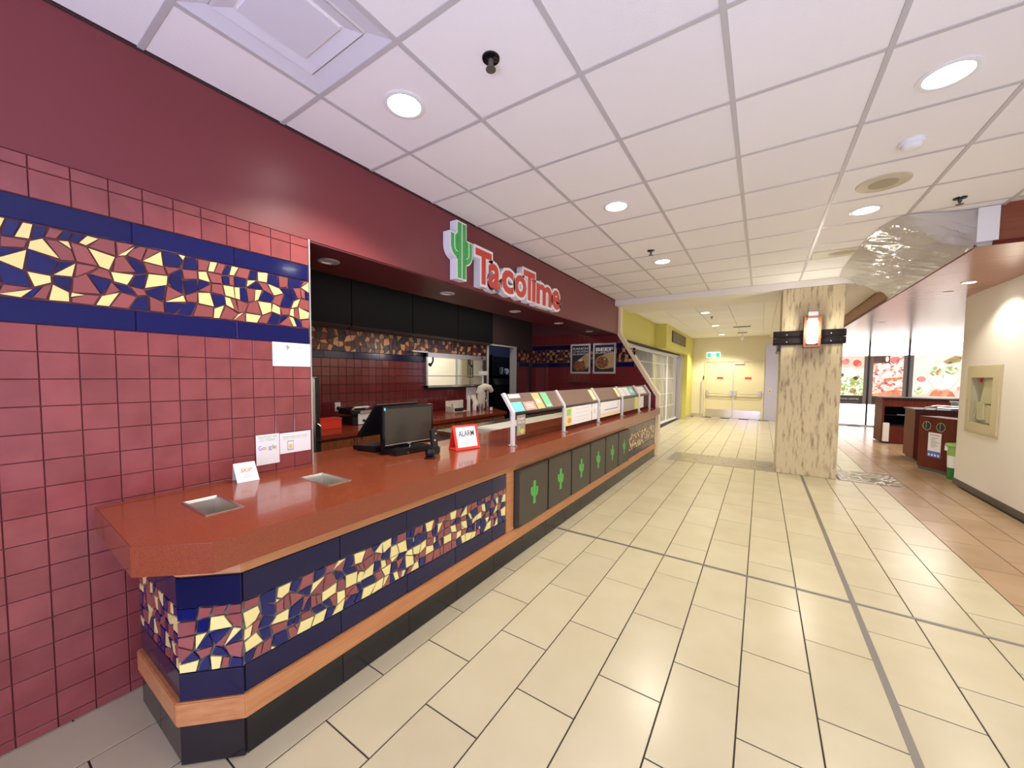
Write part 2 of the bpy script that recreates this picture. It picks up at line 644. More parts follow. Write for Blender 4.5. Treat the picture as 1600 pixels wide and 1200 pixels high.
for nm, c, s in (('lit_white', (1, .97, .92), 2.6), ('lit_red', (.75, .08, .06), .95), ('lit_green', (.35, .62, .12), 1.0), ('lit_dark', (.10, .06, .04), .6),
                 ('lit_peach', (.90, .66, .52), .80), ('lit_crust', (.62, .22, .10), .95), ('lit_cream', (.95, .85, .66), .78), ('lit_pink', (.95, .35, .30), 1.0), ('lit_olive', (.33, .26, .06), .8)):
    mat(nm, tuple(x*.6 for x in c), .4, emit=c, emit_s=s*.62)
def mottle(name, cols, scale):
    """break a backlit print up into the small patches a food photograph has"""
    nt_ = MATS[name].node_tree
    vo_ = nt_.nodes.new('ShaderNodeTexVoronoi')
    vo_.inputs['Scale'].default_value = scale
    ge_ = nt_.nodes.new('ShaderNodeNewGeometry')
    nt_.links.new(ge_.outputs['Position'], vo_.inputs['Vector'])
    sp_c = nt_.nodes.new('ShaderNodeSeparateColor')
    nt_.links.new(vo_.outputs['Color'], sp_c.inputs[0])
    rp = nt_.nodes.new('ShaderNodeValToRGB')
    nt_.links.new(sp_c.outputs[0], rp.inputs[0])
    rp.color_ramp.elements[0].color = (*cols[0], 1)
    rp.color_ramp.elements[1].color = (*cols[-1], 1)
    for i_, c_ in enumerate(cols[1:-1]):
        rp.color_ramp.elements.new((i_+1)/(len(cols)-1)).color = (*c_, 1)
    nt_.links.new(rp.outputs[0], nt_.nodes['Principled BSDF'].inputs['Emission Color'])


mottle('lit_green', [(.14, .25, .05), (.50, .66, .25), (1, 1, .9), (.95, .95, .85), (.35, .55, .14), (.50, .12, .10)], 19)
mottle('lit_olive', [(.20, .10, .04), (.36, .30, .07), (.70, .40, .25), (.30, .36, .10)], 16)
mottle('lit_crust', [(.50, .15, .07), (.66, .26, .13), (.80, .42, .26)], 9)
mottle('lit_red', [(.55, .05, .04), (.78, .12, .09), (.90, .40, .36)], 5)
mottle('lit_cream', [(1, .92, .84), (.95, .84, .72), (1, .97, .92)], 6)
mottle('lit_dark', [(.08, .05, .03), (.2, .1, .08)], 8)
# backlit pizza print: cheese, sauce and olives
m = mat('lit_pizza', (.5, .2, .15), .4, emit=(1, 1, 1), emit_s=.62)
nt = m.node_tree
vo = nt.nodes.new('ShaderNodeTexVoronoi')
vo.inputs['Scale'].default_value = 16
ge = nt.nodes.new('ShaderNodeNewGeometry')
nt.links.new(ge.outputs['Position'], vo.inputs['Vector'])
cr = nt.nodes.new('ShaderNodeValToRGB')
cr.color_ramp.interpolation = 'CONSTANT'
cr.color_ramp.elements[0].color = (.9, .8, .7, 1)
cr.color_ramp.elements[1].position = .30
cr.color_ramp.elements[1].color = (.75, .22, .16, 1)
for p, c in ((.5, (.9, .60, .5, 1)), (.68, (.95, .85, .75, 1)), (.86, (.25, .08, .06, 1)), (.93, (.6, .12, .1, 1))):
    e = cr.color_ramp.elements.new(p)
    e.color = c
sp = nt.nodes.new('ShaderNodeSeparateColor')
nt.links.new(vo.outputs['Color'], sp.inputs[0])
nt.links.new(sp.outputs[0], cr.inputs[0])
nt.links.new(cr.outputs[0], nt.nodes['Principled BSDF'].inputs['Emission Color'])
glassy('glass_clear', (.96, .97, .95), .10, .01)
glassy('glass_sheen', (.80, .74, .68), .22, .03, .45, (.55, .40, .33))  # brown diffuse share stands for the ceiling reflected in the slanted panes
glassy('plastic_film', (.97, .97, .95), .30, .08, .62, (.97, .95, .88), bump=(9, .6))

# ================================================================== STRUCTURE
WX = -2.42          # tile pier and upper wall face
CEIL = 2.97
# ---- floor
floor = struct('floor', MB().box(-7, 6.5, -3, 16.4, -.15, -.004), 'floor_grout')
PITCH_X, PITCH_Y = .2975, .606


def frow(k):
    return -1.525+PITCH_X*k


rest = MB()
rest_b = MB()
for k in range(-4, 21):
    x0 = frow(k)
    ph = 1.475 if k % 2 == 0 else 1.775
    n0 = -3 if k > -1 else (-3 if k == -1 else -3)
    for n in range(-4, 24):
        y0 = ph+n*PITCH_Y
        y1 = y0+PITCH_Y
        if y0 < -.8 or y1 > 16.3:
            continue
        if k < -1 and (y0 > .6 or y0 < -.7) and not (k >= -3 and y0 > 7.6):
            continue
        if k >= 13 and y1 < 7.9:
            continue
        g = .0065
        m = 'floor_brown' if k >= 10 else 'floor_cream'
        if .20 < x0+.15 < 1.0 and 7.27 < y0 and y1 < 8.0:
            continue
        if y1 < 9.6 and k <= 13 and not (k < -1 and y0 > 7):
            tile(floor, PITCH_X-g, PITCH_Y-g, .006, .0012, m, (x0+g/2, y0+g/2, -.006), '+z')
        else:
            b = rest_b if k >= 10 else rest
            b.add([(x0+g/2, y0+g/2, 0), (x0+PITCH_X-g/2, y0+g/2, 0), (x0+PITCH_X-g/2, y1-g/2, 0), (x0+g/2, y1-g/2, 0)], [(0, 1, 2, 3)])
part('far_tiles', rest, 'floor_cream', floor, kind='stuff')
part('far_tiles', rest_b, 'floor_brown', floor, kind='stuff')
# band of little tiles along the column line
mini = MB()
rnd = random.Random(3)
for i in range(int(3.1/.036)):
    for j in range(23):
        x, y = -1.38+i*.036, 7.27+j*.036
        if .21 < x < 1.0:
            continue
        a, b = rnd.gauss(0, .03), rnd.gauss(0, .03)
        e = .029
        vs = [(x, y, .0035-a*.015-b*.015), (x+e, y, .0035+a*.015-b*.015), (x+e, y+e, .0035+a*.015+b*.015), (x, y+e, .0035-a*.015+b*.015)]
        mini.add(vs, [(0, 1, 2, 3)])
struct('trim_1', MB().box(-1.39, .21, 7.265, 8.10, -.004, .0022).box(1.0, 1.73, 7.265, 8.10, -.004, .0022), 'grout_grey')
part('mini_tiles', mini, 'mini_tile', bpy.data.objects['trim_1'], kind='stuff')
struct('trim_2', MB().box(.549, .581, -1, 7.26, -.003, .002), 'strip_metal')
struct('trim_3', MB().box(-1.63, 2.37, 3.298, 3.324, -.003, .0022), 'strip_metal')

# ---- left tile pier (wall_left)
PT = .1095
wl = struct('wall_left', MB().box(WX-.14, WX-.004, -3, 1.322, 0, 2.346), 'grout_red')
YE = 1.318
for c in range(13):
    y0 = YE-(c+1)*PT
    g = .003
    for r in range(16):
        z1 = 1.688-r*PT
        z0 = max(.002, z1-PT)
        if z1-z0 < .03:
            continue
        tile(wl, PT-g, z1-z0-g, .008, .0018, 'red_tile', (WX-.006, y0+g/2, z0+g/2), '+x', tilt=.004)
    tile(wl, PT-g, PT-g, .008, .0018, 'red_tile', (WX-.006, y0+g/2, 2.182+g/2), '+x', tilt=.004)
    tile(wl, PT-g, .048, .008, .0018, 'red_tile', (WX-.006, y0+g/2, 2.2935), '+x', tilt=.004)
for c in range(4):
    y1 = YE-.006-c*.401
    for z0 in (1.690, 2.086):
        tile(wl, .398, .093, .008, .0018, 'blue_tile', (WX-.006, y1-.398, z0), '+x', 'border_tile', tilt=.002)
mosaic(wl, 1.58, .296, .058, 11, (WX-.004, YE-1.58, 1.787), '+x')
part('edge_strip', MB().box(WX-.004, WX+.006, 1.318, 1.325, .91, 2.346), 'steel_soft', wl)

# ---- upper wall (fascia) over the counter and its soffit
struct('wall_upper', MB().box(WX-.62, WX, -3, 7.56, 2.346, 3.05), 'maroon_paint')
struct('trim_4', MB().box(WX-.62, WX-.004, 1.33, 7.50, 2.334, 2.346), 'maroon_dark')
struct('trim_5', MB().box(WX, WX+.006, -3, 7.56, 2.963, 2.972), 'dark_gap')

# ---- end wall of the stall with its slanted wing
EY = 7.50
wing = [(-4.55, 0), (-1.66, 0), (-1.66, 1.13), (-2.44, 2.36), (-2.44, 2.98), (-4.55, 2.98)]
we = struct('wall_end', MB().prism([(x, EY+.006, z) for x, z in wing], (0, .12, 0)), 'grout_red')


def wing_x(z):
    return -1.66 if z < 1.13 else max(-2.44, -1.66-(z-1.13)*.78/1.23)


fld, fld2 = MB(), MB()
for r in range(18):
    z1 = 1.688-r*PT
    if r >= 16:
        z1 = 2.29+(r-15)*PT
        if r == 16:
            z1 = 2.29
        if r == 17:
            z1 = 2.40
    z0 = z1-PT
    if z0 < 0:
        continue
    x = -4.39
    while x < -1.7:
        xr = min(x+PT-.003, wing_x(z1)-.004, wing_x(z0)-.004)
        if xr-x > .02:
            fld.box(x, xr, EY, EY+.008, z0+.0015, z1-.0015)
        x += PT
part('wall_tiles', fld, 'red_tile_shaded', we, kind='stuff')
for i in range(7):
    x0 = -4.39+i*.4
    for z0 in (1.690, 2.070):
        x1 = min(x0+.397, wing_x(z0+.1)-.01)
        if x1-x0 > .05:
            part('border_tile', MB().box(x0, x1, EY, EY+.008, z0, z0+.092), 'blue_tile_shaded', we)
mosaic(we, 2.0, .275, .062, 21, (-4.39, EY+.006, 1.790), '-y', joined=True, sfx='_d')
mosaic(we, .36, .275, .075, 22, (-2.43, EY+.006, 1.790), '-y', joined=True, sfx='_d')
# cream edging that follows the slanted wing
edge = [(-1.60, 0), (-1.60, 1.145), (-2.375, 2.372), (-2.375, 2.965), (-2.445, 2.965), (-2.445, 2.352), (-1.665, 1.125), (-1.665, 0)]
struct('trim_6', MB().prism([(x, EY-.012, z) for x, z in edge], (0, .155, 0)), 'cream_trim', bevel=.004)
struct('trim_7', MB().box(-1.70, -1.666, EY-.075, EY+.0, 0, .80), 'cream_trim', bevel=.003)

# ---- stall back wall with pass window and doorway
BX = -4.40
WY0, WY1, WZ0, WZ1 = 4.20, 5.57, 1.33, 1.85     # pass window
DY0, DY1, DZ = 5.82, 6.78, 2.08                # doorway
bw = MB()
for y0, y1, z0, z1 in ((.6, WY0, 0, 3.0), (WY0, WY1, 0, WZ0), (WY0, WY1, WZ1, 3.0), (WY1, DY0, 0, 3.0), (DY0, DY1, DZ, 3.0), (DY1, EY, 0, 3.0)):
    bw.box(BX-.10, BX-.004, y0, y1, z0, z1)
wb = struct('wall_back', bw, 'grout_dark')
back_field = MB()
for c in range(51):
    y0 = 1.76+c*PT
    if y0 > EY-.1:
        continue
    for r in range(8):
        z1 = 1.696-r*PT
        z0 = z1-PT
        if y0+PT > DY0-.05 and y0 < DY1+.05:
            continue
        if y0+PT > WY0-.02 and y0 < WY1+.02 and z1 > WZ0-.02:
            continue
        if y0 > DY1 or z1 < .93:
            back_field.box(BX-.005, BX+.002, y0+.0015, y0+PT-.0015, z0+.0015, z1-.0015)
        else:
            tile(wb, PT-.004, PT-.006, .006, .0015, 'red_tile_shaded', (BX-.005, y0+.002, z0+.003), '+x', tilt=.004)
part('wall_tiles', back_field, 'red_tile_shaded', wb, kind='stuff')
for i in range(15):
    y0 = 1.76+i*.40
    for z0 in (1.698,):
        y1 = y0+.397
        if y0 < DY1 and y1 > DY0-.04:
            y1 = DY0-.04
        if y0 < WY1 and y1 > WY0 and y1-y0 > 0:
            y1 = min(y1, WY0-.01) if y0 < WY0 else y0
        if y1-y0 > .05 and y1 < EY:
            tile(wb, y1-y0, .085, .007, .0015, 'blue_tile_shaded', (BX-.005, y0, z0), '+x', 'border_tile', tilt=.003)
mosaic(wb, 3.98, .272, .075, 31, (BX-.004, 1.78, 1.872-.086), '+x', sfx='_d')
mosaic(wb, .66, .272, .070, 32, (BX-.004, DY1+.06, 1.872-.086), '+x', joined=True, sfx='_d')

# ---- stall side wall near the pier (hidden return) and kitchen ceiling
struct('wall_side', MB().box(-4.55, WX-.14, .5, .6, 0, 3.0), 'maroon_dark')
struct('ceiling_1', MB().box(BX-.1, WX-.62, .5, EY, 2.78, 2.86), 'maroon_dark')

# ---- kitchen behind the pass window
struct('wall_rear', MB().box(-6.0, -5.9, 2.5, 6.58, 0, 2.8), 'white_paint')
struct('wall_kitchen', MB().box(-5.9, BX-.1, 2.45, 2.55, 0, 2.8), 'cream_paint')
struct('wall_recess', MB().box(-6.9, -6.8, 6.58, 9.8, 0, 2.8), 'cream_paint')
struct('wall_partition', MB().prism([(-4.505, 5.70, 0), (-4.505, 5.76, 0), (-5.70, 7.34, 0), (-5.73, 7.31, 0)], (0, 0, 2.78)), 'cream_paint')
struct('wall_divider', MB().prism([(-4.505, 5.765, 0), (-4.505, 5.785, 0), (-5.68, 7.37, 0), (-5.70, 7.345, 0)], (0, 0, 2.77)), 'store_wall')
struct('wall_store', MB().box(-6.05, -6.0, 7.45, 9.6, 0, 2.77), 'store_wall')
struct('wall_store_end', MB().box(-6.0, BX-.1, 9.5, 9.6, 0, 2.77), 'store_wall')
struct('ceiling_2', MB().box(-6.8, BX-.1, 2.5, 9.7, 2.78, 2.86), 'white_paint')

# ---- main ceiling: grid and tiles
G = .61
XL = [-2.01+G*i for i in range(0, 10)]
YL = [1.175+G*i for i in range(-5, 11)]
cs = MB().box(-2.42, 1.52, -3, 7.28, CEIL+.02, CEIL+.06).box(1.52, 6, -3, 5.02, CEIL+.02, CEIL+.06)
ceil = struct('ceiling', cs, 'white_paint')
SKIP = {(-2.01, .565)}
for i in range(-1, 9):
    x0 = XL[i] if i >= 0 else -2.42
    x1 = XL[i+1]
    for j in range(len(YL)-1):
        y0, y1 = YL[j], YL[j+1]
        if x0 > 1.6 and y0 > 4.6:
            continue
        if x0 > 1.2 and x0 < 1.6 and y0 > 4.7:
            x1b = 1.51
        else:
            x1b = x1
        if any(abs(x0-a) < .02 and abs(y0-b) < .02 for a, b in SKIP):
            continue
        tile(ceil, x1b-x0-.022, y1-y0-.022, .012, .002, 'ceiling_tile', (x0+.011, y1-.011, CEIL+.016), '-z')
for x in XL:
    y1 = 7.28 if x < 1.5 else 5.0
    part('grid_bar', MB().box(x-.012, x+.012, -2.5, y1, CEIL, CEIL+.02), 'grid_metal', ceil)
for y in YL:
    x1 = 6 if y < 5.0 else 1.51
    part('grid_bar', MB().box(-2.42, x1, y-.0115, y+.0115, CEIL+.0008, CEIL+.02), 'grid_metal', ceil)
struct('trim_8', MB().box(-2.42, 1.52, 7.275, 8.30, 2.87, 3.0), 'white_paint')

# ---- far ceiling
FC = 2.95
cf = struct('ceiling_3', MB().box(-2.6, 1.50, 8.3, 16.0, FC+.02, FC+.06), 'white_paint')
for i in range(6):
    for j in range(12):
        x0, y0 = -2.44+i*.61, 8.32+j*.61
        tile(cf, .60, .60, .012, .002, 'ceiling_tile', (x0, y0+.6, FC+.016), '-z')
struct('trim_9', MB().box(.20, 1.50, 8.3, 15.9, FC-.05, FC), 'white_paint')

# ---- wood soffit right of the aisle
SX, SY, SZ = 1.51, 5.0, 2.66
ws = struct('ceiling_4', MB().box(SX, 6.2, SY, 16.2, SZ+.012, 3.05), 'red_wood')
for i in range(19):
    y0 = SY+.01+i*.59
    part('soffit_panel', MB().box(SX+.012, 6.15, y0, min(y0+.586, 16.1), SZ, SZ+.013), 'soffit_wood', ws)
for yy in (7.40, 10.7):
    part('slot', MB().box(1.97, 2.07, yy-.012, yy+.012, SZ-.002, SZ+.001), 'dark_gap', ws)
struct('trim_10', MB().box(SX-.012, SX+.012, SY-.012, 16.1, SZ-.012, SZ+.022).box(SX+.012, 6.2, SY-.012, SY+.012, SZ-.012, SZ+.022), 'mahogany')

# ---- right white wall
struct('wall_right', MB().box(2.376, 2.62, -3, 7.07, 0, SZ).box(2.376, 2.62, 7.68, 8.04, 0, SZ).box(2.376, 2.62, 7.07, 7.68, 0, .92).box(2.376, 2.62, 7.07, 7.68, 1.54, SZ).box(2.376, 2.62, -3, 4.98, SZ, 3.0), 'white_paint')
struct('baseboard_right', MB().box(2.364, 2.376, -3, 8.05, 0, .085), 'base_dark', bevel=.003)

# ---- green shop front on the left beyond the wing
GX = -2.50
wg = MB().box(GX-.10, GX, EY+.14, 15.9, 2.275, 2.98)
wg.box(GX-.35, -2.21, 14.62, 15.9, 0, 2.30)
struct('wall_shop', wg, 'green_paint')
struct('trim_11', MB().box(GX-.1, -2.21, 11.0, 15.9, 2.29, 2.96), 'green_paint', bevel=.004)
struct('trim_12', MB().box(-2.215, -2.195, 14.62, 15.9, 0, .13), 'tan_base')
struct('wall_shop_inside', MB().box(-4.46, -4.38, EY+.14, 15.8, 0, 2.9), 'gate_dark')
struct('wall_shop_end', MB().box(-4.38, GX-.36, 15.7, 15.8, 0, 2.9), 'gate_dark')
struct('ceiling_5', MB().box(-4.38, GX-.1, EY+.13, 15.8, 2.62, 2.7), 'white_paint')

# ---- far wall with the double door
FY = 15.9
wf = struct('wall_far', MB().box(-2.6, -1.745, FY, FY+.15, 0, 3.0).box(-1.745, .03, FY, FY+.15, 2.075, 3.0).box(.03, 2.05, FY, FY+.15, 0, 3.0), 'cream_paint')
struct('baseboard_far', MB().box(-2.2, -1.80, FY-.015, FY, 0, .13), 'tan_base')
d1 = struct('door_1', MB().box(-1.80, -1.735, FY-.03, FY+.1, 0, 2.12).box(.02, .085, FY-.03, FY+.1, 0, 2.12).box(-1.735, .02, FY-.03, FY+.1, 2.065, 2.12), 'door_paint')
for s, (x0, x1) in enumerate(((-1.733, -.862), (-.850, .018))):
    lf = part('door_leaf', MB().box(x0, x1, FY-.005, FY+.04, .01, 2.062), 'door_paint', d1, bevel=.003)
    part('kick_plate', MB().box(x0+.01, x1-.01, FY-.009, FY-.004, .02, .31), 'chrome', lf)
    bar = MB().tube([(x0+.05, FY-.07, .90), (x1-.05, FY-.07, .90)], .016, 8)
    part('panic_bar', bar, 'chrome', lf, smooth=True)
    for xe in (x0+.055, x1-.055):
        part('bar_mount', MB().box(xe-.045, xe+.045, FY-.085, FY-.004, .83, 1.02), 'steel_soft', lf, bevel=.008)
    part('rail', MB().box(x0+.05, x1-.05, FY-.009, FY-.004, .68, .72), 'tan_base', lf)
    cxm = (x0+x1)/2+.02
    pl = part('notice_plate', MB().box(cxm-.10, cxm+.10, FY-.009, FY-.004, 1.435, 1.515), 'red_ink', lf, label='small red notice strip')
part('door_closer', MB().box(-.83, -.54, FY-.07, FY-.004, 1.985, 2.04), 'white_gloss', d1, bevel=.006)
part('seam_strip', MB().box(-.872, -.842, FY-.014, FY-.002, .02, 2.06), 'steel_soft', d1)

# steel lift door slab right of the double door
lift = thing('lift_door', 'tall brushed steel lift door between the cream double door and the stone column', 'door', (.27, FY, 0))
part('sheet', MB().box(.10, .46, FY-.03, FY-.001, .0, 2.68), 'brushed_door', lift, bevel=.003)
part('button_plate', MB().box(.21, .29, FY-.036, FY-.03, .99, 1.10), 'card_yellow', lift)
part('button', MB().lathe([(.018, 0), (.018, .012), (0, .012)], (.25, FY-.036, 1.045), '-y', 12), 'black', lift)

# ---- far right wall of light boxes
PY = 16.0
wr = struct('wall_court', MB().box(1.9, 6.2, PY+.03, PY+.2, 0, 3.0), 'cream_paint')
struct('baseboard_court', MB().box(1.95, 6.2, PY-.03, PY+.02, 0, .05), 'steel_soft')
struct('trim_13', MB().box(1.9, 6.2, PY-.02, PY+.03, 2.745, 2.90), 'cream_trim')
# ================================================================== COUNTER
ZT, ZB = .91, .80
# worktop with two cut-outs for the pans
SINKS = ((-2.175, -1.885, .58, .725), (-2.165, -1.88, 1.105, 1.245))
out = [(-2.42, .355), (-1.765, .335), (-1.572, .505), (-1.572, 7.465), (-2.38, 7.465), (-2.38, 2.35), (-2.78, 2.15), (-2.78, 1.328), (-2.42, 1.328)]
wt = solid('worktop', MB().prism([(x, y, ZB) for x, y in out], (0, 0, ZT-ZB)), 'worktop', 'long speckled rust-red service worktop with a chamfered near corner', 'worktop')
cut = bpy.data.objects.new('cut', MB().mesh('cut', None))
cb = MB()
for x0, x1, y0, y1 in SINKS:
    cb.box(x0+.008, x1-.008, y0+.008, y1-.008, ZB-.05, ZT+.1)
cut.data = cb.mesh('cut', None)
COL.objects.link(cut)
md = wt.modifiers.new('b', 'BOOLEAN')
md.object = cut
md.operation = 'DIFFERENCE'
md.solver = 'EXACT'
dg = bpy.context.evaluated_depsgraph_get()
nm = bpy.data.meshes.new_from_object(wt.evaluated_get(dg))
wt.modifiers.clear()
wt.data = nm
bpy.data.objects.remove(cut)
bmx = bmesh.new()
bmx.from_mesh(wt.data)
ed = [e for e in bmx.edges if len(e.link_faces) == 2 and e.calc_face_angle(0) > .4]
bmesh.ops.bevel(bmx, geom=ed, offset=.004, segments=2, affect='EDGES', clamp_overlap=True)
bmx.to_mesh(wt.data)
bmx.free()

for i, (x0, x1, y0, y1) in enumerate(SINKS):
    t = MB()
    rings = [(-.0, .0035), (-.0, ZT*0+.004), (.012, .004), (.018, -.004), (.030, -.085)]
    vs = []
    for e, z in ((0, .0008), (0, .004), (.013, .0045), (.018, -.002), (.030, -.095)):
        vs += [(x0+e, y0+e, ZT+z), (x1-e, y0+e, ZT+z), (x1-e, y1-e, ZT+z), (x0+e, y1-e, ZT+z)]
    fs = []
    for L in range(4):
        for a in range(4):
            b = (a+1) % 4
            fs.append((L*4+a, L*4+b, L*4+4+b, L*4+4+a))
    fs.append((16, 17, 18, 19))
    t.add(vs, fs)
    solid('steel_pan', t, 'pan_steel', ('steel drop-in pan near the chamfered corner of the worktop', 'steel drop-in pan beside the end of the red tile pier')[i], 'pan', bevel=.003)

# counter body
base = thing('counter_base', 'counter front of mosaic, navy tile and wood rails with black cactus doors', 'counter', (-1.9, 4.0, 0))
FX = -1.64
CX, CY = -1.80, .46       # chamfer corner of the body
CY2 = .614
EX = -2.30
plan = [(FX-.01, CY2), (FX-.01, 7.42), (-2.30, 7.42), (-2.30, CY+.01), (CX, CY+.01)]
part('carcass', MB().prism([(x, y, .002) for x, y in plan], (0, 0, .796)), 'grout_grey', base)
dd = Vector((FX-CX, CY2-CY, 0))
DL = dd.length
du = dd.normalized()
dn = Vector((du.y, -du.x, 0))
CH = (tuple(du), (0, 0, 1), tuple(dn))
EN = ((1, 0, 0), (0, 0, 1), (0, -1, 0))


def face_run(ax, o, L, segs, mos_seed, tl, joined=False, cell=.053):
    """navy border tiles above and below a mosaic band on one face of the counter"""
    u, v, n = [Vector(a) for a in ax]
    o = Vector(o)
    a = 0
    for w in segs:
        for z0, h in ((.618, .116), (.256, .108)):
            tile(base, w-.003, h-.002, .009, .0018, tl, tuple(o+u*(a+.0015)+Vector((0, 0, z0))), ax, 'border_tile', tilt=.002)
        a += w
    mosaic(base, L, .252, cell, mos_seed, tuple(o+Vector((0, 0, .365))+n*.002), ax, t=.006, joined=joined)


X1 = AX['+x']
face_run(X1, (FX-.009, CY2, 0), 1.80, (.405, .405, .405, .405, .18), 41, 'navy_tile')
face_run(CH, (CX+.0, CY, 0), DL, (DL,), 43, 'navy_tile', cell=.056)
face_run(EN, (EX, CY+.009, 0), CX-EX, (.25, .25), 44, 'navy_tile', cell=.056)
face_run(X1, (FX-.009, 5.64, 0), 1.72, (.405, .405, .405, .405, .10), 45, 'navy_tile', joined=True)
# wood rails: follow the plan, upper thin, lower thicker
for nm_, z0, z1, e in (('wood_rail', .736, .80, .004), ('wood_rail', .160, .254, .016)):
    pts = [(EX, CY-e), (CX+e*.45, CY-e), (FX+e, CY2-e*.45), (FX+e, 7.40), (FX-.02, 7.40), (FX-.02, CY2+.01), (CX-.01, CY+.02), (EX, CY+.02)]
    part(nm_, MB().prism([(x, y, z0) for x, y in pts], (0, 0, z1-z0)), 'oak', base, bevel=.004)
part('wood_post', MB().box(FX-.02, FX+.004, 2.418, 2.522, .254, .736), 'oak', base, bevel=.003)
part('wood_post', MB().box(FX-.02, FX+.004, 5.585, 5.636, .254, .736), 'oak', base, bevel=.003)
# black kick tiles
y = CY2
while y < 7.38:
    w = min(.41, 7.40-y)
    tile(base, w-.003, .153, .009, .001, 'black_tile', (FX-.007, y+.0015, .004), '+x', 'kick_tile')
    y += .41
tile(base, DL-.003, .153, .009, .001, 'black_tile', (CX, CY, .004), CH, 'kick_tile')
for a in (0, .25):
    tile(base, .247, .153, .009, .001, 'black_tile', (EX+a, CY+.007, .004), EN, 'kick_tile')


def cactus(w, h):
    """saguaro outline pieces in (u, v), foot centred at (0, 0): trunk, left arm, right arm"""
    t = w*.165
    trunk = [(-t, 0), (t, 0), (t, h), (-t, h)]

    def arm(s, v0, v1, reach):
        xo, xi = reach, t+.045*w
        d = xo-xi
        cy0 = v0+(xo-t)*1.05
        O = []
        for k in range(7):
            a = -math.pi/2+k*math.pi/12
            O.append((t+.012*w+(xo-t-.012*w)*math.cos(a), cy0+(cy0-v0)*math.sin(a)))
        O += [(xo, v1), (xi, v1), (xi, cy0-.01*h), (t+.012*w, cy0-.055*h)]
        return [(s*a, b) for a, b in O]
    left = arm(-1, h*.36, h*.76, w*.5)
    right = arm(1, h*.28, h*.70, w*.5)
    return trunk, left, right


for i in range(6):
    y0 = 2.535+i*.508
    y1 = y0+.486
    dr = part('access_door', MB().box(FX-.01, -1.592, y0, y1, .268, .735), 'door_black', base, bevel=.004)
    yc, zc = (y0+y1)/2, .405
    em = MB()
    for pl in cactus(.125, .20):
        em.prism([(-1.592, yc+a, zc+b) for a, b in pl], (.0022, 0, 0))
    part('cactus_emblem', em, 'door_green', dr, kind='stuff')
    for yy in (y0+.022, y1-.022):
        for zz in (.292, .712):
            part('screw', MB().lathe([(.005, 0), (.005, .002), (0, .003)], (-1.592, yy, zz), 'x', 8), 'black_gloss', dr)

# ---- prep table and cutting board behind the worktop
pt = thing('prep_table', 'steel prep table standing behind the glass sneeze guard', 'table', (-2.7, 5.2, 0))
part('table_top', MB().box(-3.02, -2.40, 3.0, 7.40, .845, .885), 'steel', pt, bevel=.004)
part('body', MB().box(-2.98, -2.42, 3.05, 7.36, .12, .845), 'steel_soft', pt)
for yy in (3.1, 5.2, 7.3):
    for xx in (-2.95, -2.47):
        part('leg', MB().lathe([(.022, .001), (.022, .12)], (xx, yy, 0), 'z', 10), 'steel', pt)
solid('cutting_board', MB().box(-2.70, -2.395, 3.38, 5.2, .886, .912), 'board_white', 'long white cutting board behind the first glass section', 'cutting board', bevel=.004)
solid('cutting_board', MB().box(-2.70, -2.395, 5.25, 7.1, .886, .912), 'board_white', 'white cutting board at the far end of the prep table', 'cutting board', bevel=.004)

# ---- sneeze guard
PYS = (2.645, 3.63, 4.645, 5.628, 6.57, 7.30)
sg = thing('sneeze_guard', 'glass sneeze guard with bent steel posts along the worktop', 'sneeze guard', (-1.75, 5.0, ZT))
GXF = -1.73
for y in PYS:
    p = [(GXF+.014, ZT+.002), (GXF+.014, 1.196), (-1.822, 1.352), (-1.850, 1.340), (GXF-.016, 1.188), (GXF-.016, ZT+.002)]
    po = part('post', MB().prism([(x, y-.016, z) for x, z in p], (0, .032, 0)), 'post_steel', sg, bevel=.003)
    part('post_foot', MB().lathe([(.045, .001), (.045, .006), (.024, .012)], (GXF, y, ZT), 'z', 16), 'steel', po, smooth=True)
for a, b in zip(PYS[:-1], PYS[1:]):
    part('front_pane', MB().box(GXF-.004, GXF+.002, a+.018, b-.018, ZT+.045, 1.165), 'glass_clear', sg)
    part('slanted_pane', MB().prism([(GXF-.003, a+.018, 1.185), (-1.832, a+.018, 1.342), (-1.837, a+.018, 1.338), (GXF-.008, a+.018, 1.181)], (0, b-a-.036, 0)), 'glass_sheen', sg)
    part('pane_edge', MB().box(GXF-.012, GXF+.001, a+.018, b-.018, 1.166, 1.182), 'black', sg)

# cards on the slanted panes: (y0, y1, s0, s1) with s along the slope
SL = Vector((-1.832-GXF, 0, 1.342-1.185))
sv = SL.normalized()
sn = Vector((sv.z, 0, -sv.x))
SLA = ((0, 1, 0), tuple(sv), tuple(sn))
SLO = Vector((GXF-.002, 0, 1.185))
LS = SL.length


def slope_card(y0, y1, s0, s1, m, label, lines=None, ink='paper', group=None):
    o = SLO+sv*s0+Vector((0, y0, 0))+sn*.0015
    mb = MB()
    u, v, n = [Vector(a) for a in SLA]
    mb.prism([o, o+u*(y1-y0), o+u*(y1-y0)+v*(s1-s0), o+v*(s1-s0)], n*.0012)
    xs, ys, zs = zip(*mb.v)
    c = Vector((sum(xs)/8, sum(ys)/8, min(zs)))
    mb.v = [tuple(Vector(p)-c) for p in mb.v]
    ob = put('menu_card', mb.mesh('menu_card', m), None, Matrix.Translation(c))
    tag(ob, label, 'card', group)
    for f, hgt, wd in (lines or []):
        pts = rect((y1-y0)*(.5-wd/2), (y1-y0)*(.5+wd/2), (s1-s0)*f, (s1-s0)*(f+hgt))
        flat(ob, pts, o+sn*.0012, SLA, ink, t=.0004)
    return ob


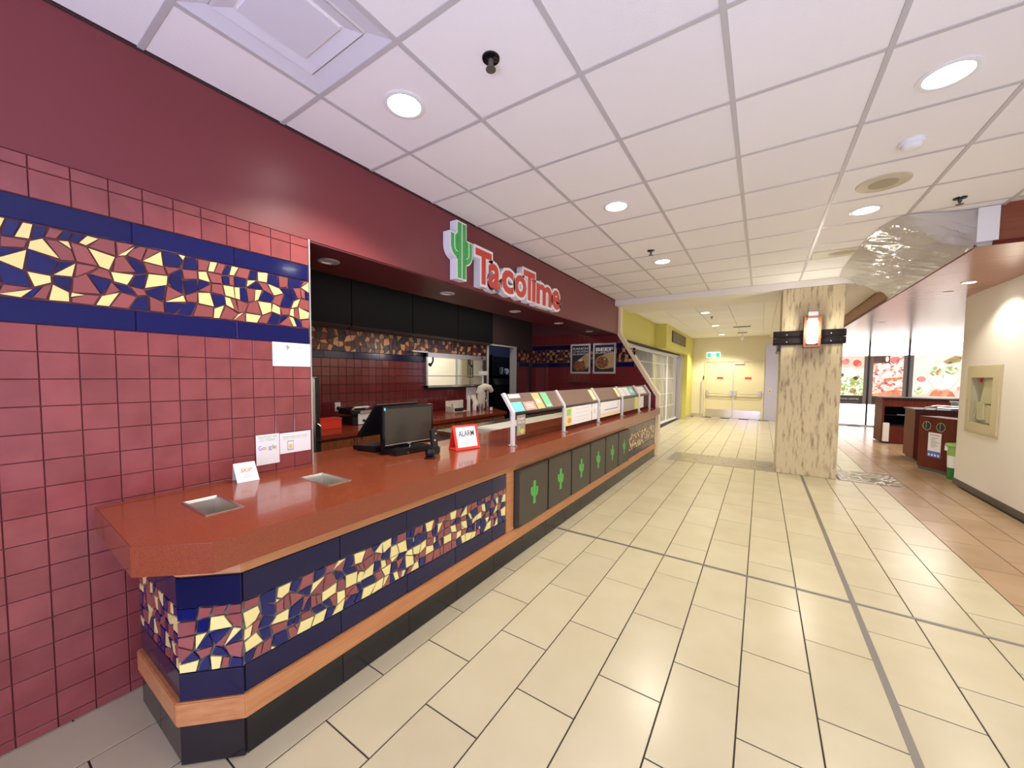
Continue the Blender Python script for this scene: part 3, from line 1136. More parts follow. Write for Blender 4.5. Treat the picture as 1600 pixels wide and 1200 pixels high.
slope_card(2.69, 2.85, .006, .098, 'card_cyan', 'turquoise card on the slanted glass beside the nearest post')
slope_card(2.87, 3.07, .006, .092, 'card_pink', 'salmon pink card on the slanted glass between turquoise and orange cards', [(.25, .08, .7), (.48, .08, .6), (.68, .08, .7)])
slope_card(3.09, 3.225, .006, .176, 'card_orange', 'tall orange card with a pale disc on the slanted glass', [(.38, .22, .45)])
slope_card(3.26, 3.385, .012, .176, 'card_green', 'green card with a dark green foot on the slanted glass', [(.05, .10, .6)])
slope_card(2.70, 2.88, .138, .176, 'paper', 'small white strip at the top of the slanted glass near the first post')
slope_card(4.49, 4.61, .02, .17, 'card_yellow', 'yellow-green card on the slanted glass before the third post', [(.1, .2, .5), (.42, .2, .5), (.74, .16, .5)], 'paper')
slope_card(5.47, 5.59, .02, .17, 'card_yellow', 'yellow-green card on the slanted glass before the fourth post', [(.1, .2, .5), (.42, .2, .5), (.74, .16, .5)], 'paper')
for k, (a, b) in enumerate(((5.66, 5.88), (5.90, 6.12))):
    slope_card(a, b, .02, .165, 'paper', ('first white menu sheet after the fourth post on the slanted glass', 'second white menu sheet after the fourth post on the slanted glass')[k], [(.1, .05, .8), (.3, .05, .8), (.5, .05, .8), (.7, .05, .8)], 'pale_ink')
slope_card(6.14, 6.40, .02, .165, 'card_cyan', 'blue and white menu sheet before the fifth post on the slanted glass', [(.3, .4, .6)])
slope_card(6.66, 7.1, .02, .16, 'paper', 'pale menu sheet in the last section of the slanted glass', [(.1, .1, .8), (.45, .1, .6)], 'pale_ink')


def pane_card(y0, y1, z0, z1, m, label, name='menu_card', x=GXF+.0025, cat='card'):
    return solid(name, MB().box(x, x+.0012, y0, y1, z0, z1), m, label, cat)


c = pane_card(2.70, 2.838, .985, 1.16, 'card_taupe', 'brown snack card with a green cup on the first front pane')
text(c, 'CHIPS', (GXF+.0038, 2.769, 1.125), '+x', 'paper', w=.11, h=.022)
text(c, 'SALSA', (GXF+.0038, 2.769, 1.097), '+x', 'paper', w=.11, h=.018)
flat(c, ell(-.03, .03, .016, .032, 12), (GXF+.0037, 2.769, 1.01), '+x', 'card_green')
flat(c, ell(.018, .008, .034, .022, 9), (GXF+.0039, 2.769, 1.01), '+x', 'yellow_ink')
c = pane_card(3.66, 4.40, .962, 1.16, 'paper', 'wide pale panel standing for reflections, with a yellow side, on the second front pane')  # pale area stands in for mall reflections in the glass
flat(c, rect(0, .17, 0, .198), (GXF+.0037, 3.66, .962), '+x', 'card_yellow')
flat(c, rect(.03, .13, .11, .18), (GXF+.0043, 3.66, .962), '+x', 'green_ink')
flat(c, ell(.10, .055, .05, .032, 10), (GXF+.0043, 3.66, .962), '+x', 'card_pink')
for k in range(4):
    flat(c, rect(.24, .66, .03+k*.045, .036+k*.045), (GXF+.0037, 3.66, .962), '+x', 'pale_ink')
c = pane_card(4.415, 4.60, .962, 1.16, 'paper', 'narrow white notice before the third post on the front pane')
flat(c, rect(.08, .095, .07, .13), (GXF+.0037, 4.415, .962), '+x', 'grey_ink')
c = pane_card(4.70, 5.53, .962, 1.16, 'paper', 'wide white panel standing for reflections, with a blue edge, on the third front pane')  # bright reflection in this pane built as a white panel
flat(c, rect(.16, .72, .085, .095), (GXF+.0037, 4.70, .962), '+x', 'blue_ink')
flat(c, rect(.71, .725, .085, .19), (GXF+.0037, 4.70, .962), '+x', 'blue_ink')
flat(c, rect(.0, .83, .0, .05), (GXF+.0037, 4.70, .962), '+x', 'cream_trim')
pane_card(5.655, 6.28, .962, 1.16, 'card_taupe', 'plain taupe panel standing for reflections on the fourth front pane')  # greyish reflection in the glass made as a flat panel
c = pane_card(6.29, 6.54, .962, 1.16, 'card_yellow', 'pale yellow sheet before the fifth post on the front pane')
pane_card(6.60, 6.85, .962, 1.16, 'paper', 'white sheet after the fifth post on the front pane')

# ---- things on the worktop
al = thing('alarm_sign', 'red A-frame sign reading ALARM on the rust worktop', 'sign', (-1.94, 2.30, ZT))
p0, p1 = Vector((-1.962, 2.195, ZT+.002)), Vector((-1.898, 2.415, ZT+.002))
uu = (p1-p0).normalized()
nn0 = Vector((uu.y, -uu.x, 0))
LA, HA = (p1-p0).length, .19
lean = .055
vv = (Vector((0, 0, HA))-nn0*lean).normalized()
nn = uu.cross(vv)
SH = HA/vv.z
part('front_panel', MB().prism([p0, p0+uu*LA, p0+uu*LA+vv*SH, p0+vv*SH], nn*-.006), 'alarm_red', al, bevel=.001)
part('back_panel', MB().prism([p0-nn0*(2*lean), p0+uu*LA-nn0*(2*lean), p0+uu*LA+vv*SH-nn0*.003, p0+vv*SH-nn0*.003], nn0*.006), 'alarm_red', al)
part('foot_plate', MB().prism([p0+nn0*.012, p0+uu*LA+nn0*.012, p0+uu*LA-nn0*(2*lean+.004), p0-nn0*(2*lean+.004)], (0, 0, .004)), 'alarm_red', al)
pp = p0+nn*.0008
face = part('paper_face', MB().prism([pp+uu*.022+vv*.018, pp+uu*(LA-.022)+vv*.018, pp+uu*(LA-.022)+vv*(SH-.018), pp+uu*.022+vv*(SH-.018)], nn*.001), 'paper', al, label='white paper face')
text(face, 'ALARM', pp+uu*(LA*.5)+vv*(SH*.64)+nn*.0014, (tuple(uu), tuple(vv), tuple(nn)), 'black_ink', w=.145, h=.044, off=.004)
for k in range(3):
    a = pp+uu*.045+vv*(.040+k*.012)+nn*.0012
    part('print', MB().prism([a, a+uu*.14, a+uu*.14+vv*.003, a+vv*.003], nn*.0003), 'pale_ink', face)

# customer display
mo = thing('monitor', 'black flat customer monitor on a stand upon the worktop', 'monitor', (-2.26, 1.95, ZT))
def yrot(mb, a=math.radians(-6), c=(-2.25, 1.97), s=0):
    return mb.rot(c, a, s)
part('stand_base', yrot(MB().box(-2.36, -2.16, 1.80, 2.12, ZT+.001, ZT+.045)), 'black', mo, bevel=.006)
part('neck', yrot(MB().box(-2.31, -2.27, 1.92, 2.02, ZT+.04, ZT+.22)), 'black', mo, bevel=.005)
sc_ = part('screen_housing', yrot(MB().box(-2.275, -2.235, 1.745, 2.20, .968, 1.268)), 'black_gloss', mo, bevel=.005)
part('screen', yrot(MB().box(-2.236, -2.2335, 1.763, 2.182, .990, 1.250)), 'screen', sc_)
part('bezel_strip', yrot(MB().box(-2.235, -2.2328, 1.763, 2.182, .982, .987)), 'steel_soft', sc_)
part('logo_mark', yrot(MB().box(-2.235, -2.2325, 1.955, 1.985, .973, .980)), 'grey_ink', sc_)
part('sticker', yrot(MB().box(-2.235, -2.2325, 1.755, 1.768, 1.238, 1.258)), 'card_cyan', sc_)
part('stand_strut', MB().tube([(-2.215, 1.955, .968), (-2.165, 1.895, ZT+.012)], .005, 6), 'chrome', mo, smooth=True)
# till terminal behind it, screen leaning back towards the staff side
tp = thing('till_terminal', 'black tilted till terminal back to back with the monitor', 'till', (-2.40, 1.93, ZT))
part('body', MB().prism([(-2.40, 1.78, ZT+.002), (-2.68, 1.78, ZT+.002), (-2.68, 1.78, ZT+.03), (-2.40, 1.78, ZT+.05)], (0, .26, 0)), 'black', tp, bevel=.006)
part('touch_screen', MB().prism([(-2.315, 1.735, 1.275), (-2.335, 1.735, 1.285), (-2.56, 1.735, 1.035), (-2.53, 1.735, 1.02)], (0, .40, 0)), 'black', tp, bevel=.006)
part('arm', MB().prism([(-2.40, 1.90, ZT+.04), (-2.46, 1.90, ZT+.04), (-2.46, 1.90, 1.12), (-2.40, 1.90, 1.16)], (0, .08, 0)), 'black', tp, bevel=.004)
# card reader and scanner
cr_ = thing('card_reader', 'upright black card reader right of the monitor', 'card reader', (-2.05, 2.04, ZT))
part('handset', MB().prism([(-2.03, 1.985, ZT+.05), (-2.005, 1.985, ZT+.05), (-2.02, 1.985, 1.095), (-2.045, 1.985, 1.095)], (0, .066, 0)), 'black', cr_, bevel=.006)
part('cradle', MB().box(-2.07, -1.995, 1.975, 2.06, ZT+.001, ZT+.055), 'black', cr_, bevel=.006)
part('lamp_dot', MB().box(-2.0125, -2.008, 2.01, 2.02, 1.01, 1.02), 'paper', cr_)
part('key_dot', MB().box(-2.016, -2.012, 2.02, 2.035, 1.06, 1.068), 'grey_ink', cr_)
bs = thing('barcode_scanner', 'small black scanner on a disc foot before the card reader', 'scanner', (-1.94, 1.90, ZT))
part('foot', MB().lathe([(.045, .001), (.045, .006), (.03, .010)], (-1.94, 1.90, ZT), 'z', 18), 'black', bs, smooth=True)
part('body', MB().lathe([(.022, .008), (.032, .02), (.034, .05), (.026, .066), (0, .068)], (-1.945, 1.90, ZT), 'z', 14), 'black_gloss', bs, smooth=True)
part('arm', MB().tube([(-1.955, 1.92, ZT+.05), (-1.99, 1.965, ZT+.06), (-2.01, 1.985, ZT+.05)], .010, 8), 'black', bs, smooth=True)
solid('cable', MB().tube([(-2.10, 2.06, ZT+.006), (-2.14, 2.16, ZT+.006), (-2.20, 2.20, ZT+.006), (-2.27, 2.17, ZT+.006), (-2.30, 2.13, ZT+.006)], .005, 6), 'black', 'loose black cable lying right of the monitor stand', 'cable', smooth=True)

# tent card
tc = thing('tent_card', 'folded white tent card printed SKIP in orange against the tiles', 'card', (-2.36, .91, ZT))
a0, a1 = Vector((-2.318, .858, ZT+.001)), Vector((-2.308, .962, ZT+.001))
b0, b1 = Vector((-2.402, .866, ZT+.001)), Vector((-2.396, .962, ZT+.001))
t0, t1 = Vector((-2.366, .858, ZT+.100)), Vector((-2.356, .958, ZT+.100))
fr = MB()
nf = (a1-a0).cross(t0-a0).normalized()
fr.prism([a0, a1, t1, t0], nf*-.001)
fp = part('front_leaf', fr, 'paper', tc)
part('back_leaf', MB().prism([b1, b0, t0, t1], nf*.001), 'paper', tc)
fu, fv = (a1-a0).normalized(), (t0-a0).normalized()
text(fp, 'SKIP', a0+fu*.054+fv*.066+nf*.001, (tuple(fu), tuple(fv), tuple(nf)), 'orange_ink', w=.056, h=.021, shear=.25, off=.002)
for k in range(2):
    q = a0+fu*.035+fv*(.026+k*.010)+nf*.0004
    part('print', MB().prism([q, q+fu*.04, q+fu*.04+fv*.0025, q+fv*.0025], nf*.0002), 'pale_ink', fp)

# papers on the tile pier
PX = WX+.004


def sheet(name, y0, y1, z0, z1, label, tilt=0):
    return solid(name, MB().box(PX, PX+.0012, y0, y1, z0, z1), 'paper', label, 'notice')


n1 = sheet('wall_notice', 1.092, 1.316, 1.545, 1.688, 'white notice with a grey cactus letterhead under the blue border')
lx = PX+.0013
for pl in cactus(.024, .032):
    flat(n1, pl, (lx, 1.178, 1.644), '+x', 'grey_ink', name='print')
text(n1, 'TacoTime', (lx+.0002, 1.232, 1.662), '+x', 'grey_ink', w=.065, h=.013)
for k, z in enumerate((1.632, 1.617, 1.604, 1.591, 1.578)):
    flat(n1, rect(0, .19 if k % 2 == 0 else .17, 0, .0035), (lx, 1.11, z), '+x', 'pale_ink')
n2 = sheet('wall_notice', .992, 1.118, .965, 1.142, 'upright white review card with a coloured search wordmark above the tent card')
text(n2, 'HOW DID WE', (lx, 1.055, 1.126), '+x', 'green_ink', w=.100, h=.014)
text(n2, 'DO TODAY?', (lx, 1.055, 1.108), '+x', 'green_ink', w=.082, h=.014)
wx = [1.013, 1.029, 1.043, 1.057, 1.072, 1.083, 1.094]
for ch_, yy, m_, hh, zz in zip('Google', (1.013, 1.033, 1.050, 1.067, 1.081, 1.093), ('blue_ink', 'red_ink', 'yellow_ink', 'blue_ink', 'green_ink', 'red_ink'), (.026, .017, .017, .024, .026, .017), (1.065, 1.061, 1.061, 1.057, 1.065, 1.061)):
    text(n2, ch_, (lx, yy, zz), '+x', m_, w=.006 if ch_ == 'l' else .016, h=hh)
n3 = sheet('wall_notice', 1.121, 1.308, 1.012, 1.138, 'wide white app card with a phone picture beside the review card')
text(n3, 'ORDER AHEAD AND COLLECT', (lx, 1.215, 1.112), '+x', 'green_ink', w=.155, h=.010)
flat(n3, rect(0, .15, 0, .004), (lx, 1.14, 1.098), '+x', 'pale_ink')
flat(n3, rect(0, .036, 0, .058), (lx, 1.165, 1.030), '+x', 'grey_ink')
flat(n3, rect(.003, .033, .005, .053), (lx+.0006, 1.165, 1.030), '+x', 'paper')
flat(n3, ell(.018, .024, .010, .014, 8), (lx+.0012, 1.165, 1.030), '+x', 'yellow_ink')

# ================================================================== SIGN
sgn = thing('storefront_sign', 'channel letter sign of red letters and a green cactus on the maroon wall', 'sign', (WX, 3.6, 2.38))
XF = -2.335
for s, y0, y1, z0, z1 in (('T', 2.886, 3.144, 2.40, 2.727), ('a', 3.092, 3.300, 2.390, 2.642), ('c', 3.328, 3.556, 2.390, 2.640), ('o', 3.578, 3.826, 2.390, 2.642),
                          ('T', 3.769, 4.030, 2.392, 2.727), ('ı', 3.966, 4.034, 2.392, 2.640), ('m', 4.068, 4.462, 2.390, 2.640), ('e', 4.488, 4.705, 2.388, 2.642)):
    yc, zc, w, h = (y0+y1)/2, (z0+z1)/2, y1-y0, z1-z0
    dep = XF-WX-.004
    if s == 'ı':
        can = part('letter', MB().box(WX+.004, XF, y0-.012, y1+.012, z0-.012, z1+.012), 'sign_white', sgn)
        part('letter_face', MB().box(XF, XF+.003, y0, y1, z0, z1), 'sign_red', can)
        continue
    me = text_mesh(s, .4, 'sign_white', ext=dep/2, off=.036)
    mf = text_mesh(s, .4, 'sign_red', ext=.0015, off=.012)
    xs = [v.co.x for v in mf.vertices]
    ys = [v.co.y for v in mf.vertices]
    kx, ky = w/(max(xs)-min(xs)), h/(max(ys)-min(ys))
    cxx, cyy = (max(xs)+min(xs))/2, (max(ys)+min(ys))/2
    T = Matrix.Diagonal((kx, ky, 1, 1)) @ Matrix.Translation((-cxx, -cyy, 0))
    me.transform(T)
    mf.transform(T)
    can = put('letter', me, sgn, frame4((WX+.004+dep/2, yc, zc), *AX['+x']))
    W[can.name] = frame4((WX+.004+dep/2, yc, zc), *AX['+x'])
    put('letter_face', mf, can, frame4((XF+.001, yc, zc), *AX['+x']))
# cactus emblem
cz0, cz1, cyc = 2.375, 2.892, 2.686
H_, W_ = cz1-cz0, .335
can = MB()


def grow(pl, e):
    c_ = (sum(p[0] for p in pl)/len(pl), sum(p[1] for p in pl)/len(pl))
    out_ = []
    n_ = len(pl)
    area = sum(pl[i][0]*pl[(i+1) % n_][1]-pl[(i+1) % n_][0]*pl[i][1] for i in range(n_))
    s_ = 1 if area > 0 else -1
    for i in range(n_):
        a, b, c2 = Vector(pl[i-1]), Vector(pl[i]), Vector(pl[(i+1) % n_])
        d1_, d2_ = (b-a).normalized(), (c2-b).normalized()
        n1_, n2_ = Vector((d1_.y, -d1_.x))*s_, Vector((d2_.y, -d2_.x))*s_
        m_ = (n1_+n2_)
        m_ = m_/max(.35, m_.length_squared)*2*.5*2
        out_.append(tuple(b+m_*e))
    return out_


tr_, la_, ra_ = cactus(W_*.86, H_*.955)
tr_ = [(a*1.15, b) for a, b in tr_]
part_cans = MB()
for pl in (tr_, la_, ra_):
    g_ = grow(pl, .014)
    part_cans.prism([(WX+.004, cyc+a, cz0+.012+b) for a, b in g_], (XF-WX-.004, 0, 0))
cn = part('cactus_box', part_cans, 'sign_white', sgn, kind='stuff')
for pl in (tr_, la_, ra_):
    part('cactus_face', MB().prism([(XF+.0005, cyc+a, cz0+.012+b) for a, b in pl], (.003, 0, 0)), 'sign_green', cn)
hh = H_*.955
part('rib_line', MB().box(XF+.003, XF+.005, cyc-.005, cyc+.005, cz0+.012, cz0+.012+hh), 'sign_white', cn)
ww = W_*.86
for s, vlo, vhi in ((-1, .36, .76), (1, .28, .70)):
    xm_ = .345*ww
    ra = xm_-ww*.19
    c0 = hh*vlo+(.5*ww-ww*.165)*1.05
    ln = [(s*xm_, hh*vhi)]+[(s*(ww*.19+ra*math.cos(-k*math.pi/10)), c0-.004+ra*1.02*math.sin(-k*math.pi/10)) for k in range(6)]
    part('rib_line', MB().tube([(XF+.003, cyc+a, cz0+.012+b) for a, b in ln], .0045, 5), 'sign_white', cn)

# ================================================================== STALL INTERIOR
# menu boards (switched off)
for i in range(4):
    y0 = 1.875+i*.99
    mbo = thing('menu_board', ('dark menu board over the back mosaic, nearest the tile pier', 'dark menu board second from the tile pier',
                               'dark menu board above the pass window', 'dark menu board nearest the doorway')[i], 'menu board', (BX+.08, y0+.495, 2.07))
    part('case', MB().prism([(BX+.001, y0+.004, 2.075), (BX+.11, y0+.004, 2.105), (BX+.11, y0+.004, 2.70), (BX+.001, y0+.004, 2.70)], (0, .982, 0)), 'black_panel', mbo, bevel=.003)
    part('lower_lip', MB().prism([(BX+.001, y0+.01, 2.067), (BX+.10, y0+.01, 2.095), (BX+.112, y0+.01, 2.105), (BX+.001, y0+.01, 2.075)], (0, .97, 0)), 'base_dark', mbo)
# steel pass window frame
pw = struct('window_1', MB().box(BX-.14, BX+.06, WY0-.03, WY0+.005, WZ0-.03, WZ1+.01).box(BX-.14, BX+.06, WY1-.005, WY1+.03, WZ0-.03, WZ1+.01)
            .box(BX-.14, BX+.06, WY0-.03, WY1+.03, WZ0-.03, WZ0+.002), 'steel')
part('hood', MB().prism([(BX-.14, WY0-.03, WZ1-.07), (BX+.10, WY0-.03, WZ1-.07), (BX+.10, WY0-.03, WZ1-.005), (BX+.0, WY0-.03, WZ1+.03), (BX-.14, WY0-.03, WZ1+.03)], (0, WY1-WY0+.06, 0)), 'steel', pw, bevel=.003)
part('ledge', MB().box(BX, BX+.10, 3.86, WY0-.03, WZ1-.012, WZ1+.012), 'steel', pw)
part('shelf', MB().box(BX-.30, BX+.04, WY0, WY1, 1.475, 1.492), 'steel', pw)
part('switch', MB().box(BX+.10, BX+.106, WY1-.07, WY1-.03, WZ1-.05, WZ1-.02), 'black', pw)
for y0, d in ((4.42, -.07), (5.32, .07)):
    solid('heat_lamp', MB().tube([(BX-.05, y0, WZ1-.07), (BX-.05, y0, WZ1-.13), (BX-.05, y0+d*.4, WZ1-.17), (BX-.05, y0+d, WZ1-.19)], [.014, .014, .016, .034], 10), 'black',
          'black heat lamp hanging in the pass window, %s' % ('left one' if d < 0 else 'right one'), 'lamp', smooth=True)
# steel fridge beyond the window
fr = thing('kitchen_fridge', 'steel double-door fridge seen through the pass window', 'fridge', (-6.1, 7.1, 0))
part('body', MB().box(-6.45, -5.80, 6.62, 7.26, .05, 2.05), 'steel_soft', fr, bevel=.006)
for y0 in (6.63, 6.945):
    dl = part('door', MB().box(-5.80, -5.76, y0, y0+.305, .15, 1.98), 'steel', fr, bevel=.006)
    yy = y0+.27 if y0 < 6.8 else y0+.035
    part('handle', MB().tube([(-5.76, yy, 1.45), (-5.72, yy, 1.45), (-5.72, yy, 1.85), (-5.76, yy, 1.85)], .012, 8), 'black', dl, smooth=True)
# doorway frame
struct('door_2', MB().box(BX-.12, BX+.012, DY0-.03, DY0+.02, 0, DZ+.03).box(BX-.12, BX+.012, DY1-.02, DY1+.05, 0, DZ+.03).box(BX-.12, BX+.012, DY0, DY1, DZ, DZ+.03), 'post_steel')
st = thing('store_shelf', 'dark shelf unit seen through the steel framed doorway', 'shelf', (-5.7, 8.4, 0))
part('back', MB().box(-5.95, -5.92, 7.5, 9.3, 0.002, 2.0), 'black_panel', st)
for z in (.02, .8, 1.50):
    part('board', MB().box(-5.92, -5.5, 7.5, 9.3, z, z+.03), 'black', st)
for y in (7.47, 9.3):
    part('upright', MB().box(-5.92, -5.5, y, y+.03, 0.002, 2.0), 'black', st)
solid('paper_cups', MB().lathe([(.04, 0), (.052, .18), (.048, .18), (0, .178)], (-5.6, 7.98, 1.532), 'z', 16), 'paper', 'stack of white cups on the shelf beyond the doorway', 'cups', smooth=True)
solid('tape_roll', MB().lathe([(.03, -.03), (.075, -.03), (.075, .03), (.03, .03), (.03, -.03)], (-5.6, 8.22, 1.607), '-x', 20, cap=False), 'paper', 'upright pale roll on the shelf beyond the doorway', 'roll', smooth=True)
solid('red_cup', MB().lathe([(.026, 0), (.036, .09), (.032, .09), (0, .088)], (-5.56, 8.10, 1.532), 'z', 14), 'card_pink', 'small pink cup between the cups and the roll on the far shelf', 'cup', smooth=True)
bm_ = thing('ice_machine', 'tall black machine standing in the dark doorway', 'machine', (-4.8, 6.68, 0))
part('body', MB().box(-4.98, -4.66, 6.42, 6.98, .02, 1.30), 'black_panel', bm_, bevel=.01)
part('lid', MB().prism([(-4.99, 6.41, 1.30), (-4.65, 6.41, 1.30), (-4.70, 6.41, 1.43), (-4.99, 6.41, 1.43)], (0, .58, 0)), 'black', bm_, bevel=.008)
part('handle', MB().tube([(-4.66, 6.95, .75), (-4.63, 6.95, .75), (-4.63, 6.95, 1.15), (-4.66, 6.95, 1.15)], .010, 8), 'steel', bm_, smooth=True)

# back counter units and worktop
CFX = -3.50
solid('back_worktop', MB().prism([(BX+.004, 1.98, .862), (CFX+.02, 1.98, .862), (CFX+.02, 5.14, .862), (BX+.004, 5.76, .862)], (0, 0, .048)), 'back_worktop', 'dark red worktop along the tiled back wall', 'worktop', bevel=.004)
names = ('fluted wood cabinet under the back worktop beside the fridge', 'fluted wood cabinet hidden behind the monitor', 'fluted wood cabinet behind the alarm sign', 'fluted wood cabinet at the far end of the back worktop')
for i in range(4):
    y0, y1 = 2.0+i*.78, 2.0+i*.78+.776
    cbx = thing('base_cabinet', names[i], 'cabinet', (-3.95, (y0+y1)/2, 0))
    part('carcass', MB().box(BX+.01, CFX-.03, y0, y1, .001, .860), 'cabinet_wood', cbx)
    ym = (y0+y1)/2
    for a, b, hy in ((y0+.003, ym-.002, ym-.045), (ym+.002, y1-.003, ym+.045)):
        m_ = MB()
        nfl = 12
        w_ = (b-a)/nfl
        pts = [(CFX-.03, a)]
        for k in range(nfl):
            pts += [(CFX-.006, a+k*w_+.002), (CFX, a+k*w_+w_*.5), (CFX-.006, a+(k+1)*w_-.002), (CFX-.010, a+(k+1)*w_)]
        pts.append((CFX-.03, b))
        m_.prism([(x, y, .10) for x, y in pts], (0, 0, .735))
        dr = part('door', m_, 'cabinet_wood', cbx)
        part('handle', MB().tube([(CFX-.004, hy, .835), (CFX+.028, hy, .825), (CFX+.028, hy, .735), (CFX-.004, hy, .725)], .006, 6), 'steel', dr, smooth=True)
# cold cabinet by the pier
fg = thing('undercounter_fridge', 'tall grey and black cooler just behind the end of the tile pier', 'cooler', (-3.85, 1.55, 0))
part('body', MB().box(-4.30, -3.42, 1.20, 1.93, .02, 1.47), 'steel_soft', fg, bevel=.008)
part('door', MB().box(-3.42, -3.385, 1.21, 1.885, .06, 1.46), 'steel', fg, bevel=.006)
part('seal_strip', MB().box(-3.42, -3.395, 1.888, 1.93, .06, 1.465), 'black', fg)
part('handle', MB().tube([(-3.395, 1.905, .88), (-3.36, 1.915, .90), (-3.36, 1.915, 1.02), (-3.395, 1.905, 1.04)], .010, 8), 'steel', fg, smooth=True)
# things on the back worktop
rb = thing('red_box', 'plain red carton on the back worktop near the cooler', 'box', (-3.86, 2.28, .911))
part('carton', MB().box(-3.98, -3.83, 2.17, 2.42, .911, 1.015), 'red_box', rb, bevel=.003)
part('lid_flap', MB().box(-3.985, -3.825, 2.165, 2.425, 1.015, 1.022), 'red_box', rb)
gr = thing('contact_grill', 'black and steel contact grill on the back worktop', 'grill', (-3.95, 2.70, .911))
part('lower_case', MB().box(-4.16, -3.90, 2.60, 2.86, .913, 1.005), 'black', gr, bevel=.01)
fpn = part('front_panel', MB().box(-3.90, -3.885, 2.665, 2.875, .915, 1.04), 'white_gloss', gr, bevel=.003)
part('dial', MB().lathe([(.017, 0), (.015, .015), (0, .016)], (-3.885, 2.735, .958), 'x', 14), 'black', fpn)
part('dial', MB().lathe([(.010, 0), (.009, .012), (0, .013)], (-3.885, 2.80, .962), 'x', 12), 'black', fpn)
part('upper_plate', MB().prism([(-4.18, 2.59, 1.03), (-3.88, 2.59, 1.03), (-3.92, 2.59, 1.09), (-4.15, 2.59, 1.10)], (0, .28, 0)), 'black', gr, bevel=.012)
part('steel_band', MB().box(-3.885, -3.872, 2.68, 2.87, 1.035, 1.075), 'steel', gr)
part('steel_top', MB().box(-4.15, -3.93, 2.67, 2.86, 1.105, 1.118), 'steel', gr)
part('handle', MB().tube([(-3.93, 2.62, 1.09), (-3.89, 2.62, 1.115), (-3.89, 2.80, 1.115), (-3.93, 2.80, 1.09)], .011, 8), 'white_gloss', gr, smooth=True)
ol = thing('wall_outlet', 'white wall outlet on the red back tiles above the carton', 'outlet', (BX, 2.72, 1.035))
part('plate', MB().box(BX+.003, BX+.009, 2.688, 2.762, 1.035, 1.148), 'white_gloss', ol, bevel=.002)
part('plug', MB().lathe([(.024, 0), (.020, .03), (0, .032)], (BX+.009, 2.73, 1.075), 'x', 14), 'black', ol, smooth=True)
solid('power_cord', MB().tube([(BX+.03, 2.73, 1.06), (BX+.05, 2.70, .98), (BX+.07, 2.64, .925), (BX+.12, 2.58, .918), (BX+.18, 2.56, .918)], .006, 6), 'black', 'black power cord from the wall outlet to the contact grill', 'cord', smooth=True)
wbx = thing('white_tray', 'open white tray of utensils leaning at the back worktop', 'tray', (-4.2, 4.62, .911))
part('back_panel', MB().box(-4.20, -4.185, 4.44, 4.86, .912, 1.085), 'board_white', wbx, bevel=.003)
part('side_panel', MB().box(-4.185, -4.02, 4.44, 4.452, .912, 1.0), 'board_white', wbx)
part('floor_panel', MB().box(-4.185, -4.02, 4.45, 4.78, .912, .92), 'board_white', wbx)
solid('black_caddy', MB().box(-4.06, -4.02, 4.50, 4.68, .921, .972), 'black', 'small black caddy in the white tray', 'caddy', bevel=.004)
solid('pen', MB().tube([(-4.06, 4.46, .921), (-4.10, 4.49, 1.04)], .006, 6), 'black', 'dark pen leaning in the white tray', 'pen')
for yb, hb, rb_, lab in ((4.78, .27, .030, 'tall white squeeze bottle behind the white tray'), (4.93, .15, .034, 'short cream squeeze bottle right of the white tray')):
    xb = -4.0
    solid('squeeze_bottle', MB().lathe([(rb_, 0), (rb_, hb*.72), (rb_*.75, hb*.86), (rb_*.3, hb*.9), (rb_*.2, hb), (0, hb)], (xb, yb, .911), 'z', 16), 'white_gloss', lab, 'bottle', smooth=True)
solid('steel_pot', MB().lathe([(.048, 0), (.050, .10), (.044, .10), (.042, .01), (0, .008)], (-3.98, 5.06, .911), 'z', 16), 'steel', 'small steel pot between the bottle and the clear tub', 'pot', smooth=True)
hs_ = solid('hanging_sheet', MB().box(BX+.004, BX+.008, 5.18, 5.47, 1.07, 1.28), 'paper', 'white printed sheet on the back tiles under the pass window', 'sheet')
for k in range(4):
    flat(hs_, rect(.03, .26, .03+k*.045, .036+k*.045), (BX+.0085, 5.18, 1.07), '+x', 'pale_ink')
solid('order_pad', MB().prism([(-4.06, 4.99, .98), (-4.02, 4.99, .98), (-4.12, 4.99, 1.16), (-4.14, 4.99, 1.16)], (0, .10, 0)), 'board_white', 'pale leaning order pad in front of the printed sheet', 'pad')
tub = thing('clear_tub', 'low clear tub with a white label on the back worktop', 'tub', (-3.90, 5.02, .911))
part('shell', MB().box(-3.93, -3.72, 4.90, 5.12, .912, 1.0), 'glass_clear', tub)
part('label_square', MB().box(-3.719, -3.7175, 4.985, 5.06, .92, .975), 'paper', tub)
mx_ = thing('stand_mixer', 'cream dispenser with a curved head at the end of the back worktop', 'dispenser', (-4.0, 5.16, .911))
part('column', MB().prism([(-4.10, 5.11, .912), (-4.00, 5.11, .912), (-3.98, 5.11, 1.23), (-4.10, 5.11, 1.23)], (0, .12, 0)), 'board_white', mx_, bevel=.02)
part('head', MB().tube([(-4.07, 5.15, 1.18), (-4.05, 5.17, 1.27), (-4.02, 5.24, 1.30), (-3.99, 5.33, 1.28), (-3.98, 5.38, 1.22)], [.06, .066, .062, .055, .042], 14), 'board_white', mx_, smooth=True)
part('ring', MB().tube([(-3.96, 5.17+.045*math.cos(k*math.pi/8), 1.09+.045*math.sin(k*math.pi/8)) for k in range(16)], .006, 6, closed=True), 'steel_soft', mx_, smooth=True)
wsn = thing('price_display', 'white head on a thin pole at the end of the back worktop', 'display', (-4.2, 5.26, .911))
part('pole', MB().lathe([(.014, 0), (.014, .60)], (-4.22, 5.44, .911), 'z', 10), 'white_gloss', wsn)
part('head', MB().box(-4.25, -4.19, 5.34, 5.55, 1.50, 1.575), 'white_gloss', wsn, bevel=.008)

